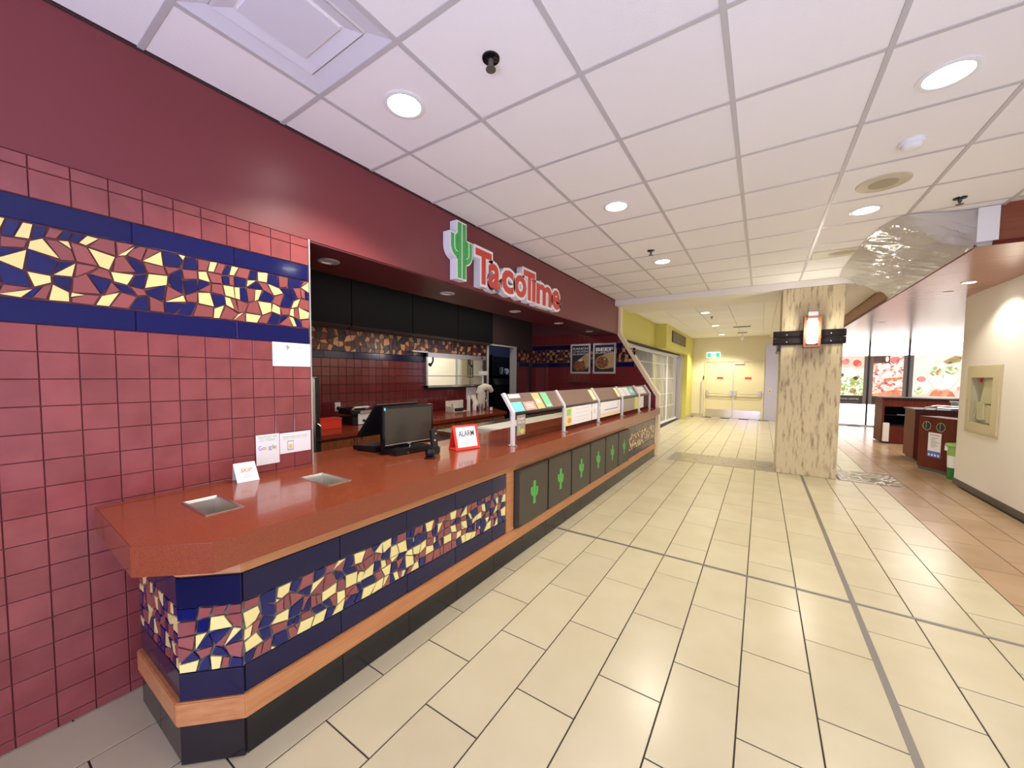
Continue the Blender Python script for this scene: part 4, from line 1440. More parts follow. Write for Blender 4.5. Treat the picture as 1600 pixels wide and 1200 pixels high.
# posters on the end wall
for k, (x0, x1, lab) in enumerate(((-3.432, -2.985, 'framed poster reading RANCH CHICKEN BURRITO on the maroon end wall'), (-2.928, -2.452, 'framed poster reading BEEF BURRITO on the maroon end wall'))):
    z0, z1 = 1.556, 2.175
    ps = thing('menu_poster', lab, 'poster', ((x0+x1)/2, EY, z0))
    F = MB()
    e = .035
    yb, yf = EY-.002, EY-.022
    F.box(x0, x1, yf, yb, z0, z0+e).box(x0, x1, yf, yb, z1-e, z1).box(x0, x0+e, yf, yb, z0+e, z1-e).box(x1-e, x1, yf, yb, z0+e, z1-e)
    part('frame', F, 'steel_soft', ps)
    pr = part('print_sheet', MB().box(x0+e, x1-e, EY-.012, yb, z0+e, z1-e), 'black_ink', ps)
    w, h = x1-x0, z1-z0
    o = (x0, EY-.0122, z0)
    xm = (x0+x1)/2
    xa, xb = e+.005, w-e-.005
    if k == 0:
        flat(pr, [(w*.20, h*.30), (w*.30, h*.42), (w*.62, h*.58), (xb, h*.70), (xb, h*.42), (w*.86, h*.22), (w*.62, h*.10)], o, '-y', 'tan_tortilla', t=.0005)
        flat(pr, ell(w*.48, h*.28, w*.34, h*.19, 18, rot=.25), (o[0], o[1]-.0006, o[2]), '-y', 'burrito_fill', t=.0005)
        flat(pr, [(w*.66, h*.50), (w*.80, h*.52), (xb, h*.46), (xb, h*.24), (w*.80, h*.14)], (o[0], o[1]-.0012, o[2]), '-y', 'tan_tortilla', t=.0005)
        flat(pr, ell(w*.50, h*.45, w*.13, h*.035, 10, rot=.1), (o[0], o[1]-.0012, o[2]), '-y', 'cream_trim', t=.0005)
        for s, zz, hh2 in (('RANCH', .845, .075), ('CHICKEN', .745, .062), ('BURRITO', .655, .062)):
            text(pr, s, (xm, EY-.0145, z0+h*zz), '-y', 'paper', w=w*.74, h=h*hh2, off=.02 if s == 'RANCH' else .0)
    else:
        flat(pr, [(w*.22, h*.50), (w*.55, h*.66), (xb, h*.70), (xb, h*.20), (w*.60, h*.16)], o, '-y', 'tan_tortilla', t=.0005)
        flat(pr, ell(w*.42, h*.37, w*.31, h*.225, 22), (o[0], o[1]-.0006, o[2]), '-y', 'tan_tortilla', t=.0005)
        flat(pr, ell(w*.42, h*.37, w*.27, h*.195, 22), (o[0], o[1]-.0012, o[2]), '-y', 'burrito_fill', t=.0005)
        flat(pr, ell(w*.52, h*.48, w*.05, h*.04, 10), (o[0], o[1]-.0018, o[2]), '-y', 'burrito_green', t=.0005)
        text(pr, 'BEEF', (xm, EY-.0145, z0+h*.80), '-y', 'paper', w=w*.76, h=h*.115, off=.04)
        text(pr, 'BURRITO', (xm, EY-.0145, z0+h*.69), '-y', 'paper', w=w*.76, h=h*.065)
# dark rail on the end wall above the guard
solid('wall_rail', MB().box(-3.45, -2.35, EY-.06, EY-.001, 1.335, 1.375), 'maroon_dark', 'dark narrow ledge on the maroon end wall below the posters', 'ledge')
# soffit downlights (off)
sl_names = ('first recessed downlight in the maroon soffit, nearest the tile pier', 'second recessed downlight in the maroon soffit from the tile pier', 'third recessed downlight in the maroon soffit from the tile pier', 'fourth recessed downlight in the maroon soffit from the tile pier', 'fifth recessed downlight in the maroon soffit, nearest the end wall')
for i in range(5):
    x, y = -2.70, 1.62+i*1.265
    t = thing('soffit_downlight', sl_names[i], 'downlight', (x, y, 2.32))
    part('trim_ring', MB().lathe([(.052, .0), (.076, .0), (.078, .004), (.074, .008), (.056, .008), (.050, -.004)], (x, y, 2.333), '-z', 28, cap=False), 'steel_soft', t, smooth=True)
    part('lens', MB().lathe([(.054, 0), (.040, .003), (0, .004)], (x, y, 2.3338), '-z', 24), 'lens_off', t, smooth=True)
# ================================================================== CEILING FITTINGS
def downlight(x, y, z, power, label, r=.088, color=WARM, angle=128):
    t = thing('ceiling_light', label, 'light', (x, y, z))
    part('trim_ring', MB().lathe([(r, -.001), (r*1.28, 0), (r*1.28, .003), (r*1.12, .008), (r, .006)], (x, y, z), '-z', 28, cap=False), 'white_gloss', t, smooth=True)
    part('lens', MB().lathe([(r, .0), (r*.7, .002), (0, .003)], (x, y, z), '-z', 24), 'lens', t, smooth=True)
    lamp('downlight', 'SPOT', (x, y, z-.03), power, color, .07, angle=math.radians(angle), blend=.45)


downlight(-1.684, 1.462, CEIL+.003, P_DOWN*1.5, 'round lit ceiling light above the tile pier')
downlight(-1.104, 3.295, CEIL+.003, P_DOWN, 'round lit ceiling light out from the cactus sign')
downlight(-1.111, 5.157, CEIL+.003, P_DOWN, 'round lit ceiling light near the far end of the counter')
downlight(.702, 2.746, CEIL+.003, P_DOWN, 'round lit ceiling light nearest the camera on the right side')
downlight(.711, 4.531, CEIL+.003, P_DOWN, 'round lit ceiling light beside the plastic sheet')
downlight(-1.113, 9.6, FC+.003, P_FAR, 'round lit far ceiling light, nearest of three beyond the beam')
downlight(-1.133, 12.11, FC+.003, P_FAR, 'round lit far ceiling light, middle of three beyond the beam')
downlight(-1.177, 14.75, FC+.003, P_FAR, 'round lit far ceiling light right before the double door')
downlight(2.03, 6.83, SZ-.001, 30, 'small lit downlight in the wood soffit by the white wall', r=.055)

# square air diffuser
vd = thing('air_diffuser', 'square white air diffuser in the ceiling near the maroon wall', 'diffuser', (-1.70, .87, CEIL))
cxv, cyv = -1.705, .87
for e0, e1, z in ((.293, .215, .004), (.205, .150, .008), (.140, .0, .012)):
    b = MB()
    zz = CEIL+z
    if e1:
        b.add([(cxv-e0, cyv-e0, zz), (cxv+e0, cyv-e0, zz), (cxv+e0, cyv+e0, zz), (cxv-e0, cyv+e0, zz),
               (cxv-e1, cyv-e1, zz+.012), (cxv+e1, cyv-e1, zz+.012), (cxv+e1, cyv+e1, zz+.012), (cxv-e1, cyv+e1, zz+.012)],
              [(0, 4, 5, 1), (1, 5, 6, 2), (2, 6, 7, 3), (3, 7, 4, 0)])
    else:
        b.box(cxv-e0, cxv+e0, cyv-e0, cyv+e0, zz, zz+.008)
    part('louvre_ring' if e1 else 'centre_plate', b, 'diffuser', vd)
part('plenum', MB().box(cxv-.3, cxv+.3, cyv-.3, cyv+.3, CEIL+.03, CEIL+.05), 'dark_gap', vd)


def sprinkler(x, y, z, label, s=1.0):
    t = thing('sprinkler_head', label, 'sprinkler', (x, y, z))
    part('escutcheon', MB().lathe([(.042*s, 0), (.040*s, .006), (.020*s, .010), (0, .010)], (x, y, z), '-z', 20), 'black_gloss', t, smooth=True)
    part('stem', MB().lathe([(.013*s, .008), (.013*s, .03), (.007*s, .036), (.007*s, .05)], (x, y, z), '-z', 12), 'base_dark', t, smooth=True)
    part('deflector', MB().lathe([(.024*s, .050), (.024*s, .053), (0, .054)], (x, y, z), '-z', 14), 'base_dark', t)


sprinkler(-1.104, 1.473, CEIL+.004, 'black sprinkler head near the first ceiling light')
sprinkler(-1.133, 4.646, CEIL+.004, 'black sprinkler head in the ceiling out from the letter sign')
sprinkler(1.296, 4.631, CEIL+.004, 'black sprinkler head just before the wood soffit corner')
sprinkler(-1.05, 10.3, FC+.004, 'dark sprinkler head beyond the ceiling beam')
sd = thing('smoke_detector', 'white round smoke detector on the ceiling before the speaker', 'detector', (.728, 3.388, CEIL))
part('base', MB().lathe([(.062, 0), (.062, .014), (.056, .020), (0, .020)], (.728, 3.388, CEIL+.004), '-z', 24), 'white_gloss', sd, smooth=True)
part('cover', MB().lathe([(.050, .020), (.050, .034), (.040, .044), (.018, .048), (0, .048)], (.728, 3.388, CEIL+.004), '-z', 24), 'white_gloss', sd, smooth=True)
sp_ = thing('ceiling_speaker', 'large round cream speaker in the ceiling', 'speaker', (.712, 3.97, CEIL))
part('rim_plate', MB().lathe([(.155, 0), (.155, .006), (.150, .009), (0, .009)], (.712, 3.97, CEIL+.004), '-z', 36), 'speaker_cream', sp_, smooth=True)
part('mesh_disc', MB().lathe([(.085, .009), (.085, .0105), (0, .011)], (.712, 3.97, CEIL+.004), '-z', 30), 'speaker_mesh', sp_)
for k in range(4):
    a = .6+k*math.pi/2
    part('screw', MB().lathe([(.005, .009), (.004, .012), (0, .012)], (.712+.135*math.cos(a), 3.97+.135*math.sin(a), CEIL+.004), '-z', 8), 'steel_soft', sp_)
ap = thing('access_panel', 'stained rectangular access panel in the ceiling beside the plastic sheet', 'panel', (.70, 5.88, CEIL))
part('plate', MB().box(.46, .98, 5.72, 6.02, CEIL-.004, CEIL+.004), 'speaker_cream', ap, bevel=.002)
part('stain', MB().lathe([(.13, 0), (.13, .0012), (0, .0014)], (.74, 5.87, CEIL-.004), '-z', 24, b=.6), 'speaker_mesh', ap)
for (x, y, w_, lab) in ((-.52, 12.66, .42, 'dark slot vent in the far ceiling, wider one'), (-.57, 14.35, .26, 'dark slot vent in the far ceiling near the double door')):
    v_ = thing('slot_vent', lab, 'vent', (x, y, FC))
    part('frame', MB().box(x-w_/2-.03, x+w_/2+.03, y-.16, y+.16, FC-.006, FC+.006), 'white_gloss', v_)
    part('slot', MB().box(x-w_/2, x+w_/2, y-.10, y+.10, FC-.008, FC-.005), 'dark_gap', v_)
dc = thing('dome_camera', 'white camera on a drop rod before the double door', 'camera', (-.53, 13.6, 2.63))
part('rod', MB().lathe([(.012, 0), (.012, .24)], (-.53, 13.6, 2.72), 'z', 8), 'white_gloss', dc)
part('head', MB().tube([(-.53, 13.63, 2.73), (-.53, 13.52, 2.68), (-.53, 13.46, 2.65)], [.03, .045, .04], 12), 'white_gloss', dc, smooth=True)

# ---- plastic sheet taped between ceiling and wood soffit
top = [(1.60, 4.985), (1.45, 4.975), (1.25, 4.90), (1.043, 4.82), (.971, 4.92), (.909, 5.10), (.870, 5.45), (.856, 5.95), (.848, 6.70), (.88, 7.20), (1.05, 7.255), (1.30, 7.262), (1.50, 7.265)]
bot = [(1.60, 4.985), (1.52, 4.985), (1.495, 5.02), (1.495, 5.25), (1.495, 5.5), (1.495, 5.75), (1.495, 6.0), (1.495, 6.3), (1.495, 6.65), (1.495, 7.0), (1.495, 7.35), (1.495, 7.55), (1.495, 7.75)]


def resample(P, n):
    d = [0]
    for a, b in zip(P[:-1], P[1:]):
        d.append(d[-1]+math.dist(a, b))
    o_ = []
    for i in range(n):
        s_ = d[-1]*i/(n-1)
        k = max(j for j in range(len(d)) if d[j] <= s_+1e-9)
        k = min(k, len(P)-2)
        f = (s_-d[k])/(d[k+1]-d[k])
        o_.append(tuple(a+(b-a)*f for a, b in zip(P[k], P[k+1])))
    return o_


NU, NV = 130, 48
tp_, bt_ = resample(top, NU), resample(bot, NU)
from mathutils import noise as mnoise
vs, fs = [], []
for i in range(NU):
    for j in range(NV):
        f = j/(NV-1)
        x = tp_[i][0]+(bt_[i][0]-tp_[i][0])*f
        y = tp_[i][1]+(bt_[i][1]-tp_[i][1])*f
        z = CEIL-.004+(SZ-.01-CEIL)*(f**1.15)
        bulge = math.sin(f*math.pi)
        u_ = i/(NU-1)
        nz = mnoise.noise(Vector((u_*22+f*5, f*2.2, 1.3)))*.034+mnoise.noise(Vector((u_*50+f*14, f*4, 4)))*.024
        if 0 < j < NV-1:
            z += -bulge*.035+nz*bulge
            x += nz*.5*bulge
            y -= bulge*.02*(1 if u_ < .3 else 0)
        vs.append((x, y, z))
for i in range(NU-1):
    for j in range(NV-1):
        fs.append((i*NV+j, (i+1)*NV+j, (i+1)*NV+j+1, i*NV+j+1))
psm = MB().add(vs, fs)
ps_ = solid('plastic_sheet', psm, 'plastic_film', 'wrinkled clear plastic sheet taped from the ceiling to the wood soffit', 'plastic sheet', smooth=True)
ps_.data.polygons.foreach_set('use_smooth', [True]*len(ps_.data.polygons))
tpx = solid('white_tape', MB().box(1.50, 1.625, 4.958, 4.964, SZ+.02, CEIL-.003), 'white_gloss', 'white tape band holding the plastic sheet at the soffit corner', 'tape')

# ---- travertine column with its wall lamp
CX0, CX1, CYF, CYB = .232, .975, 7.27, 8.02
solid('stone_column', MB().box(CX0, CX1, CYF, CYB, .0008, 2.868), 'travertine', 'square travertine stone column standing in the aisle', 'column', bevel=.006)
wlm = thing('wall_lamp', 'lit wall lamp with dark crossbars fixed round the stone column', 'lamp', (.6, CYF, 1.98))
for k, z in enumerate((2.115, 2.005)):
    b = part('front_bar', MB().prism([(.13, CYF-.035, z), (.13, CYF-.060, z+.03), (.13, CYF-.035, z+.105), (.13, CYF-.002, z+.105), (.13, CYF-.002, z)], (.87, 0, 0)), 'dark_rail', wlm, bevel=.003)
    for x in (.305, .83):
        part('bolt', MB().lathe([(.010, 0), (.008, .006), (0, .007)], (x, CYF-.050, z+.045), '-y', 10), 'chrome', b)
for k, z in enumerate((2.115, 2.005, 1.905)):
    part('side_bar', MB().prism([(CX0-.003, CYF-.03, z), (CX0-.045, CYF-.03, z+.01), (CX0-.030, CYF-.03, z+.095), (CX0-.003, CYF-.03, z+.095)], (0, .80, 0)), 'dark_rail', wlm, bevel=.003)
part('lamp_glass', MB().box(.545, .665, CYF-.14, CYF-.03, 2.015, 2.345), 'sconce_glass', wlm, bevel=.01)
part('side_frame', MB().box(.500, .535, CYF-.12, CYF-.002, 1.985, 2.425), 'copper_wood', wlm, bevel=.005)
part('side_frame', MB().box(.675, .710, CYF-.12, CYF-.002, 1.985, 2.425), 'copper_wood', wlm, bevel=.005)
part('lower_frame', MB().box(.500, .710, CYF-.125, CYF-.002, 1.955, 1.99), 'copper_wood', wlm, bevel=.005)
part('cap', MB().box(.545, .665, CYF-.13, CYF-.002, 2.36, 2.485), 'steel_soft', wlm, bevel=.006)
part('cap_rail', MB().box(.535, .675, CYF-.135, CYF-.10, 2.385, 2.415), 'copper_wood', wlm, bevel=.004)
lamp('sconce_up', 'POINT', (.605, CYF-.22, 2.20), 7, WARM, .06)

# ---- security gate of the next shop
gt = thing('security_gate', 'white folding security grille across the dark shop opening', 'gate', (-2.5, 11, 0))


def gate_x(y):
    return -2.53-.09*math.sin((y-7.8)/6.5*math.pi)


for z0, z1, nm2 in ((2.18, 2.262, 'top_track'), (.02, .075, 'bottom_rail')):
    P = [7.72+i*.28 for i in range(25)]
    b = MB()
    for a, c2 in zip(P[:-1], P[1:]):
        xa, xb = gate_x(a), gate_x(c2)
        b.add([(xa-.03, a, z0), (xa+.03, a, z0), (xb+.03, c2, z0), (xb-.03, c2, z0), (xa-.03, a, z1), (xa+.03, a, z1), (xb+.03, c2, z1), (xb-.03, c2, z1)],
              [(0, 3, 2, 1), (4, 5, 6, 7), (0, 1, 5, 4), (1, 2, 6, 5), (2, 3, 7, 6), (3, 0, 4, 7)])
    part(nm2, b, 'gate_white', gt)
y = 7.78
while y < 14.4:
    x = gate_x(y)
    wide = any(abs(y-w) < .04 for w in (9.0, 10.6, 11.9, 13.1))
    r = .030 if wide else .008
    e = .012 if wide else .004
    part('stile' if wide else 'bar', MB().box(x-e, x+e, y-r, y+r, .075, 2.18), 'gate_white', gt)
    y += .13 if y < 12.2 else .10
for z in (.55, .95, 1.45, 1.9):
    P = [(gate_x(7.75+i*.45), 7.75+i*.45, z) for i in range(15)]
    part('cross_rod', MB().tube(P, .006, 5), 'gate_white', gt)
struct('trim_14', MB().box(-2.66, -2.36, 14.45, 14.60, 0, 2.29), 'brushed_door', bevel=.005)
struct('trim_15', MB().box(-2.60, -2.43, EY+.15, 14.45, 2.262, 2.285), 'dark_gap')
cu = thing('shop_curtain', 'pleated yellow curtain behind the right part of the security grille', 'curtain', (-2.95, 13.2, 0))
P = []
for i in range(120):
    P.append((-2.95+.05*math.sin(i*.9), 12.9+i*.0125))
cm = MB()
n_ = len(P)
cm.add([(x, y, .03) for x, y in P]+[(x, y, 2.2) for x, y in P]+[(x-.01, y, .03) for x, y in P]+[(x-.01, y, 2.2) for x, y in P],
       [(i, i+1, n_+i+1, n_+i) for i in range(n_-1)]+[(2*n_+i+1, 2*n_+i, 3*n_+i, 3*n_+i+1) for i in range(n_-1)])
part('cloth', cm, 'shop_yellow', cu, smooth=True)
part('rail', MB().tube([(-2.95, 12.8, 2.22), (-2.95, 14.5, 2.22)], .015, 8), 'steel_soft', cu)
sc2 = thing('shop_counter', 'pale counter inside the shop behind the grille', 'counter', (-3.85, 10.9, 0))
part('body', MB().box(-4.1, -3.6, 9.7, 12.3, .001, 1.0), 'shop_yellow', sc2)
part('top', MB().box(-4.15, -3.55, 9.65, 12.35, 1.0, 1.05), 'white_gloss', sc2)
# sign on the green box
sb = thing('shop_sign', 'dark brown sign panel on the green box above the grille', 'sign', (-2.2, 12.85, 2.52))
pl_ = part('panel', MB().box(-2.209, -2.185, 11.77, 14.03, 2.515, 2.845), 'sign_brown', sb, bevel=.004)
text(pl_, 'NYZ YICK', (-2.183, 12.9, 2.68), '+x', 'sign_tan', w=1.95, h=.24)
# exit sign
ex = thing('exit_sign', 'green and white running person exit sign above the double door', 'sign', (-1.52, FY, 2.24))
pb = part('housing', MB().box(-1.735, -1.305, FY-.05, FY-.001, 2.225, 2.425), 'exit_white', ex, bevel=.004)
part('arrow_field', MB().box(-1.725, -1.60, FY-.053, FY-.05, 2.245, 2.405), 'exit_green', pb)
part('man_field', MB().box(-1.44, -1.315, FY-.053, FY-.05, 2.245, 2.405), 'exit_green', pb)
flat(pb, [(-.03, .06), (.0, .11), (.03, .06), (.012, .06), (.012, .0), (-.012, .0), (-.012, .06)], (-1.52, FY-.0505, 2.27), '-y', 'exit_green', t=.002)
# small black reader and steel guard left of the door
solid('card_pad', MB().box(-1.83, -1.802, FY-.06, FY-.002, 1.43, 1.55), 'black', 'small black reader left of the double door frame', 'reader', bevel=.004)
solid('corner_guard', MB().box(-1.90, -1.862, FY-.05, FY-.002, .0, 1.36), 'steel_soft', 'narrow steel guard strip left of the double door', 'guard', bevel=.003)

# ---- hose cabinet on the white wall
hc = thing('hose_cabinet', 'cream fire hose cabinet with a glass door in the white wall', 'cabinet', (2.37, 7.32, .82))
hy0, hy1, hz0, hz1 = 6.93, 7.77, .82, 1.65
gy0, gy1, gz0, gz1 = 7.085, 7.665, .935, 1.525
xw = 2.376
Fm = MB()
for a, b, c2, d in ((hy0, hy1, hz0, gz0), (hy0, hy1, gz1, hz1), (hy0, gy0, gz0, gz1), (gy1, hy1, gz0, gz1)):
    Fm.box(xw-.018, xw-.001, a, b, c2, d)
fm = part('door_frame', Fm, 'cabinet_cream', hc)
part('flange', MB().box(xw-.006, xw-.0008, hy0-.03, hy1+.03, hz0-.03, hz0).box(xw-.006, xw-.0008, hy0-.03, hy1+.03, hz1, hz1+.03)
     .box(xw-.006, xw-.0008, hy0-.03, hy0, hz0, hz1).box(xw-.006, xw-.0008, hy1, hy1+.03, hz0, hz1), 'cabinet_cream', hc)
part('inner_box', MB().box(xw+.10, xw+.104, gy0-.01, gy1+.01, gz0-.01, gz1+.01).box(xw, xw+.1, gy0-.012, gy0-.008, gz0-.01, gz1+.01)
     .box(xw, xw+.1, gy1+.008, gy1+.012, gz0-.01, gz1+.01).box(xw, xw+.1, gy0-.01, gy1+.01, gz0-.012, gz0-.008).box(xw, xw+.1, gy0-.01, gy1+.01, gz1+.008, gz1+.012), 'cabinet_inside', hc)
xh = xw+.02
part('folded_hose', MB().prism([(xh, 7.12, 1.50), (xh, 7.40, 1.50), (xh, 7.50, 1.18), (xh, 7.10, 1.20)], (.03, 0, 0)), 'hose', hc, bevel=.008)
part('hose_bundle', MB().prism([(xh-.004, 7.10, .95), (xh-.004, 7.31, .94), (xh-.004, 7.33, 1.18), (xh-.004, 7.11, 1.16)], (.06, 0, 0)), 'hose', hc, bevel=.01)
part('hose_loop', MB().prism([(xh-.008, 7.35, .97), (xh-.008, 7.54, .97), (xh-.008, 7.56, 1.21), (xh-.008, 7.38, 1.21)], (.05, 0, 0)), 'hose', hc, bevel=.01)
part('nozzle', MB().tube([(xh, 7.61, .98), (xh, 7.55, 1.22)], .012, 8), 'steel', hc, smooth=True)
part('red_valve', MB().lathe([(.026, 0), (.026, .02), (0, .022)], (xh+.01, 7.50, 1.485), '-x', 14), 'red_ink', hc)
part('glass_pane', MB().box(xw-.016, xw-.013, gy0, gy1, gz0, gz1), 'glass_clear', hc)
part('latch', MB().lathe([(.012, 0), (.010, .010), (0, .011)], (xw-.018, 7.715, 1.22), '-x', 12), 'steel', hc)

# ---- light boxes on the far right wall
def lightbox(x0, x1, label, kind):
    t = thing('light_box', label, 'light box', ((x0+x1)/2, PY, .05))
    part('upper_panel', MB().box(x0+.0225, x1-.0225, PY-.02, PY+.02, 2.215, 2.73), 'lit_white', t)
    part('frame_post', MB().box(x0-.022, x0+.022, PY-.035, PY+.02, .05, 2.74), 'black', t)
    w_ = .085
    part('side_strip', MB().box(x0+.022, x0+.022+w_, PY-.022, PY+.02, .70, 2.20), 'grey_strip', t)
    part('side_strip', MB().box(x1-.0225-w_, x1-.0225, PY-.022, PY+.02, .70, 2.20), 'grey_strip', t)
    part('lower_panel', MB().box(x0+.0225, x1-.0225, PY-.02, PY+.02, .05, .69), 'lit_white', t)
    a, b = x0+.022+w_, x1-.022-w_
    pn = part('picture', MB().box(a, b, PY-.020, PY+.02, .965, 2.20), 'lit_cream' if kind != 1 else 'lit_pizza', t)
    o = (a, PY-.0205, .965)
    w, h = b-a, 1.235
    if kind != 2:
        cp2 = part('caption_panel', MB().box(a, b, PY-.024, PY+.02, .70, .955), 'base_dark', t)
        text(cp2, ('FOOD CENTRE', 'HOT FOODS')[kind], ((a+b)/2, PY-.026, .855), '-y', 'paper', w=w*.72, h=.055, off=.02)
        flat(cp2, rect(w*.15, w*.85, .05, .062), (a, PY-.0245, .70), '-y', 'grey_ink')
    if kind == 0:
        flat(pn, [(0, 0), (w, 0), (w, h*.42), (w*.8, h*.52), (w*.5, h*.44), (w*.2, h*.50), (0, h*.40)], o, '-y', 'lit_green', t=.0006)
        flat(pn, [(0, h*.74), (w*.3, h*.70), (w*.6, h*.66), (w, h*.70), (w, h), (0, h)], o, '-y', 'lit_peach', t=.0006)
        for cx_, cy2, rr, m_ in ((.28, .86, .17, 'lit_red'), (.74, .82, .19, 'lit_red'), (.05, .15, .15, 'lit_pink'), (.32, .22, .17, 'lit_green'), (.62, .12, .15, 'lit_olive'), (.85, .2, .13, 'lit_green'), (.70, .44, .10, 'lit_dark'), (.16, .52, .09, 'lit_dark'), (.45, .36, .11, 'lit_green'), (.5, .62, .2, 'lit_white'), (.25, .42, .1, 'lit_white')):
            flat(pn, [(min(max(p, 0), w), min(max(q, 0), h)) for p, q in ell(cx_*w, cy2*h, rr*w, rr*w*.85, 12, rot=cx_*3)], (o[0], o[1]-.001-cx_*.004, o[2]), '-y', m_, t=.001)
    elif kind == 1:
        flat(pn, rect(0, w*.55, h*.82, h), o, '-y', 'lit_dark', t=.001)
        flat(pn, ell(w*.70, h*.89, w*.16, h*.085, 12), (o[0], o[1]-.002, o[2]), '-y', 'lit_red', t=.001)
        flat(pn, ell(w*.45, h*.92, w*.06, h*.07, 10), (o[0], o[1]-.003, o[2]), '-y', 'lit_cream', t=.001)
        flat(pn, [(w*.40, h*.36), (w, h*.42), (w, h*.48), (w*.5, h*.45)], (o[0], o[1]-.002, o[2]), '-y', 'lit_crust', t=.001)
        flat(pn, [(0, 0), (w, 0), (w, h*.14), (w*.8, h*.18), (w*.5, h*.12), (0, h*.06)], (o[0], o[1]-.002, o[2]), '-y', 'lit_crust', t=.001)
    else:
        flat(pn, [(0, 0), (w, 0), (w, h*.22), (w*.8, h*.16), (w*.4, h*.20), (w*.3, h*.08), (0, h*.05)], o, '-y', 'lit_peach', t=.0006)
        flat(pn, [(w*.28, h*.62), (w*.32, h*.38), (w*.45, h*.21), (w*.62, h*.17), (w*.80, h*.21), (w*.94, h*.40), (w*.97, h*.64)], (o[0], o[1]-.0007, o[2]), '-y', 'lit_peach', t=.0006)
        flat(pn, [(w*.36, h*.03), (w*.42, h*.14), (w*.50, h*.20), (w*.74, h*.20), (w*.84, h*.13), (w*.90, h*.03)], o, '-y', 'lit_crust', t=.001)
        flat(pn, [(w*.30, h*.60), (w*.34, h*.40), (w*.46, h*.24), (w*.62, h*.20), (w*.78, h*.24), (w*.92, h*.42), (w*.95, h*.62)], (o[0], o[1]-.0015, o[2]), '-y', 'lit_white', t=.001)
        flat(pn, ell(w*.62, h*.60, w*.33, h*.13, 20), (o[0], o[1]-.003, o[2]), '-y', 'lit_cream', t=.001)
        flat(pn, [(w*.33, h*.58), (w*.36, h*.68), (w*.45, h*.74), (w*.56, h*.70), (w*.60, h*.58), (w*.50, h*.52), (w*.40, h*.51)], (o[0], o[1]-.0045, o[2]), '-y', 'lit_green', t=.001)
        flat(pn, [(w*.66, h*.60), (w*.68, h*.72), (w*.80, h*.78), (w*.92, h*.70), (w*.93, h*.60), (w*.80, h*.53)], (o[0], o[1]-.0045, o[2]), '-y', 'lit_green', t=.001)
        flat(pn, rect(w*.618, w*.632, h*.26, h*.54), (o[0], o[1]-.0045, o[2]), '-y', 'lit_crust', t=.001)
        flat(pn, [(w*.44, h*.60), (w*.52, h*.66), (w*.55, h*.60), (w*.48, h*.56)], (o[0], o[1]-.0060, o[2]), '-y', 'lit_red', t=.001)
        flat(pn, ell(w*.18, h*.43, w*.10, h*.07, 9), o, '-y', 'lit_red', t=.001)
        flat(pn, ell(w*.13, h*.16, w*.09, h*.10, 9), o, '-y', 'lit_green', t=.001)
        flat(pn, [(w*.60, h*.85), (w*.85, h*.98), (w*.98, h*.95), (w*.95, h*.84), (w*.7, h*.78)], o, '-y', 'lit_olive', t=.001)
        flat(pn, ell(w*.95, h*.22, w*.04, h*.05, 8), o, '-y', 'lit_pink', t=.001)


lightbox(1.94, 2.78, 'backlit food poster of tomatoes and salad beside the stone column', 0)
lightbox(2.78, 3.66, 'backlit food poster of pizza between the salad and bowl posters', 1)
lightbox(3.66, 4.85, 'backlit poster of a white bowl with salad above the dark stand', 2)

# ---- recycling and tray stand
def rbox(mb, c, a):
    return mb.rot(c, a)


rc = thing('recycling_bin', 'dark red recycling stand with two round openings', 'bin', (2.36, 8.81, 0))
A0, A1 = Vector((2.243, 9.06, 0)), Vector((2.50, 8.52, 0))
bu = (A1-A0).normalized()
bn = Vector((bu.y, -bu.x, 0))
if bn.x > 0:
    bn = -bn
BL, BH, BD = (A1-A0).length, .885, .30
# body with two holes
hol = [(BL*.25, .735, .068), (BL*.64, .735, .068)]
part('body', MB().prism([A0+Vector((0, 0, .06)), A1+Vector((0, 0, .06)), A1-bn*BD+Vector((0, 0, .06)), A0-bn*BD+Vector((0, 0, .06))], (0, 0, BH-.06)), 'mahogany', rc, bevel=.004)
part('plinth', MB().prism([A0-bn*.02+Vector((0, 0, .001)), A1-bn*.02+Vector((0, 0, .001)), A1-bn*BD+Vector((0, 0, .001)), A0-bn*BD+Vector((0, 0, .001))], (0, 0, .06)), 'base_dark', rc)
RX = (tuple(bu), (0, 0, 1), tuple(bn))
for s_, z_, r_ in hol:
    c_ = A0+bu*s_+Vector((0, 0, z_))
    ax_ = (bu, Vector((0, 0, 1)), bn)
    part('opening', MB().lathe([(r_, .001), (r_*.9, .003), (0, .003)], c_, ax_, 24), 'black', rc)
    part('opening_ring', MB().lathe([(r_*.96, .002), (r_*1.06, .002), (r_*1.06, .008), (r_*.96, .008), (r_*.96, .002)], c_, ax_, 28, cap=False), 'steel', rc, smooth=True)
    part('flap_edge', MB().prism([c_-bu*.02+Vector((0, 0, -.05))+bn*.003, c_-bu*.014+Vector((0, 0, -.05))+bn*.003, c_-bu*.014+Vector((0, 0, .06))+bn*.003, c_-bu*.02+Vector((0, 0, .06))+bn*.003], bn*.002), 'steel', rc)
pst = part('info_sheet', MB().prism([A0+bu*(BL*.30)+Vector((0, 0, .24))+bn*.001, A0+bu*(BL*.66)+Vector((0, 0, .24))+bn*.001, A0+bu*(BL*.66)+Vector((0, 0, .635))+bn*.001, A0+bu*(BL*.30)+Vector((0, 0, .635))+bn*.001], bn*.002), 'paper', rc, label='white recycling guide with a blue foot')
o_ = A0+bu*(BL*.30)+bn*.003
w_ = BL*.36
flat(pst, rect(0, w_, .24, .335), o_, RX, 'blue_ink', t=.001)
text(pst, 'Recycling', o_+bu*(w_*.5)+Vector((0, 0, .595))+bn*.001, RX, 'black_ink', w=w_*.7, h=.025)
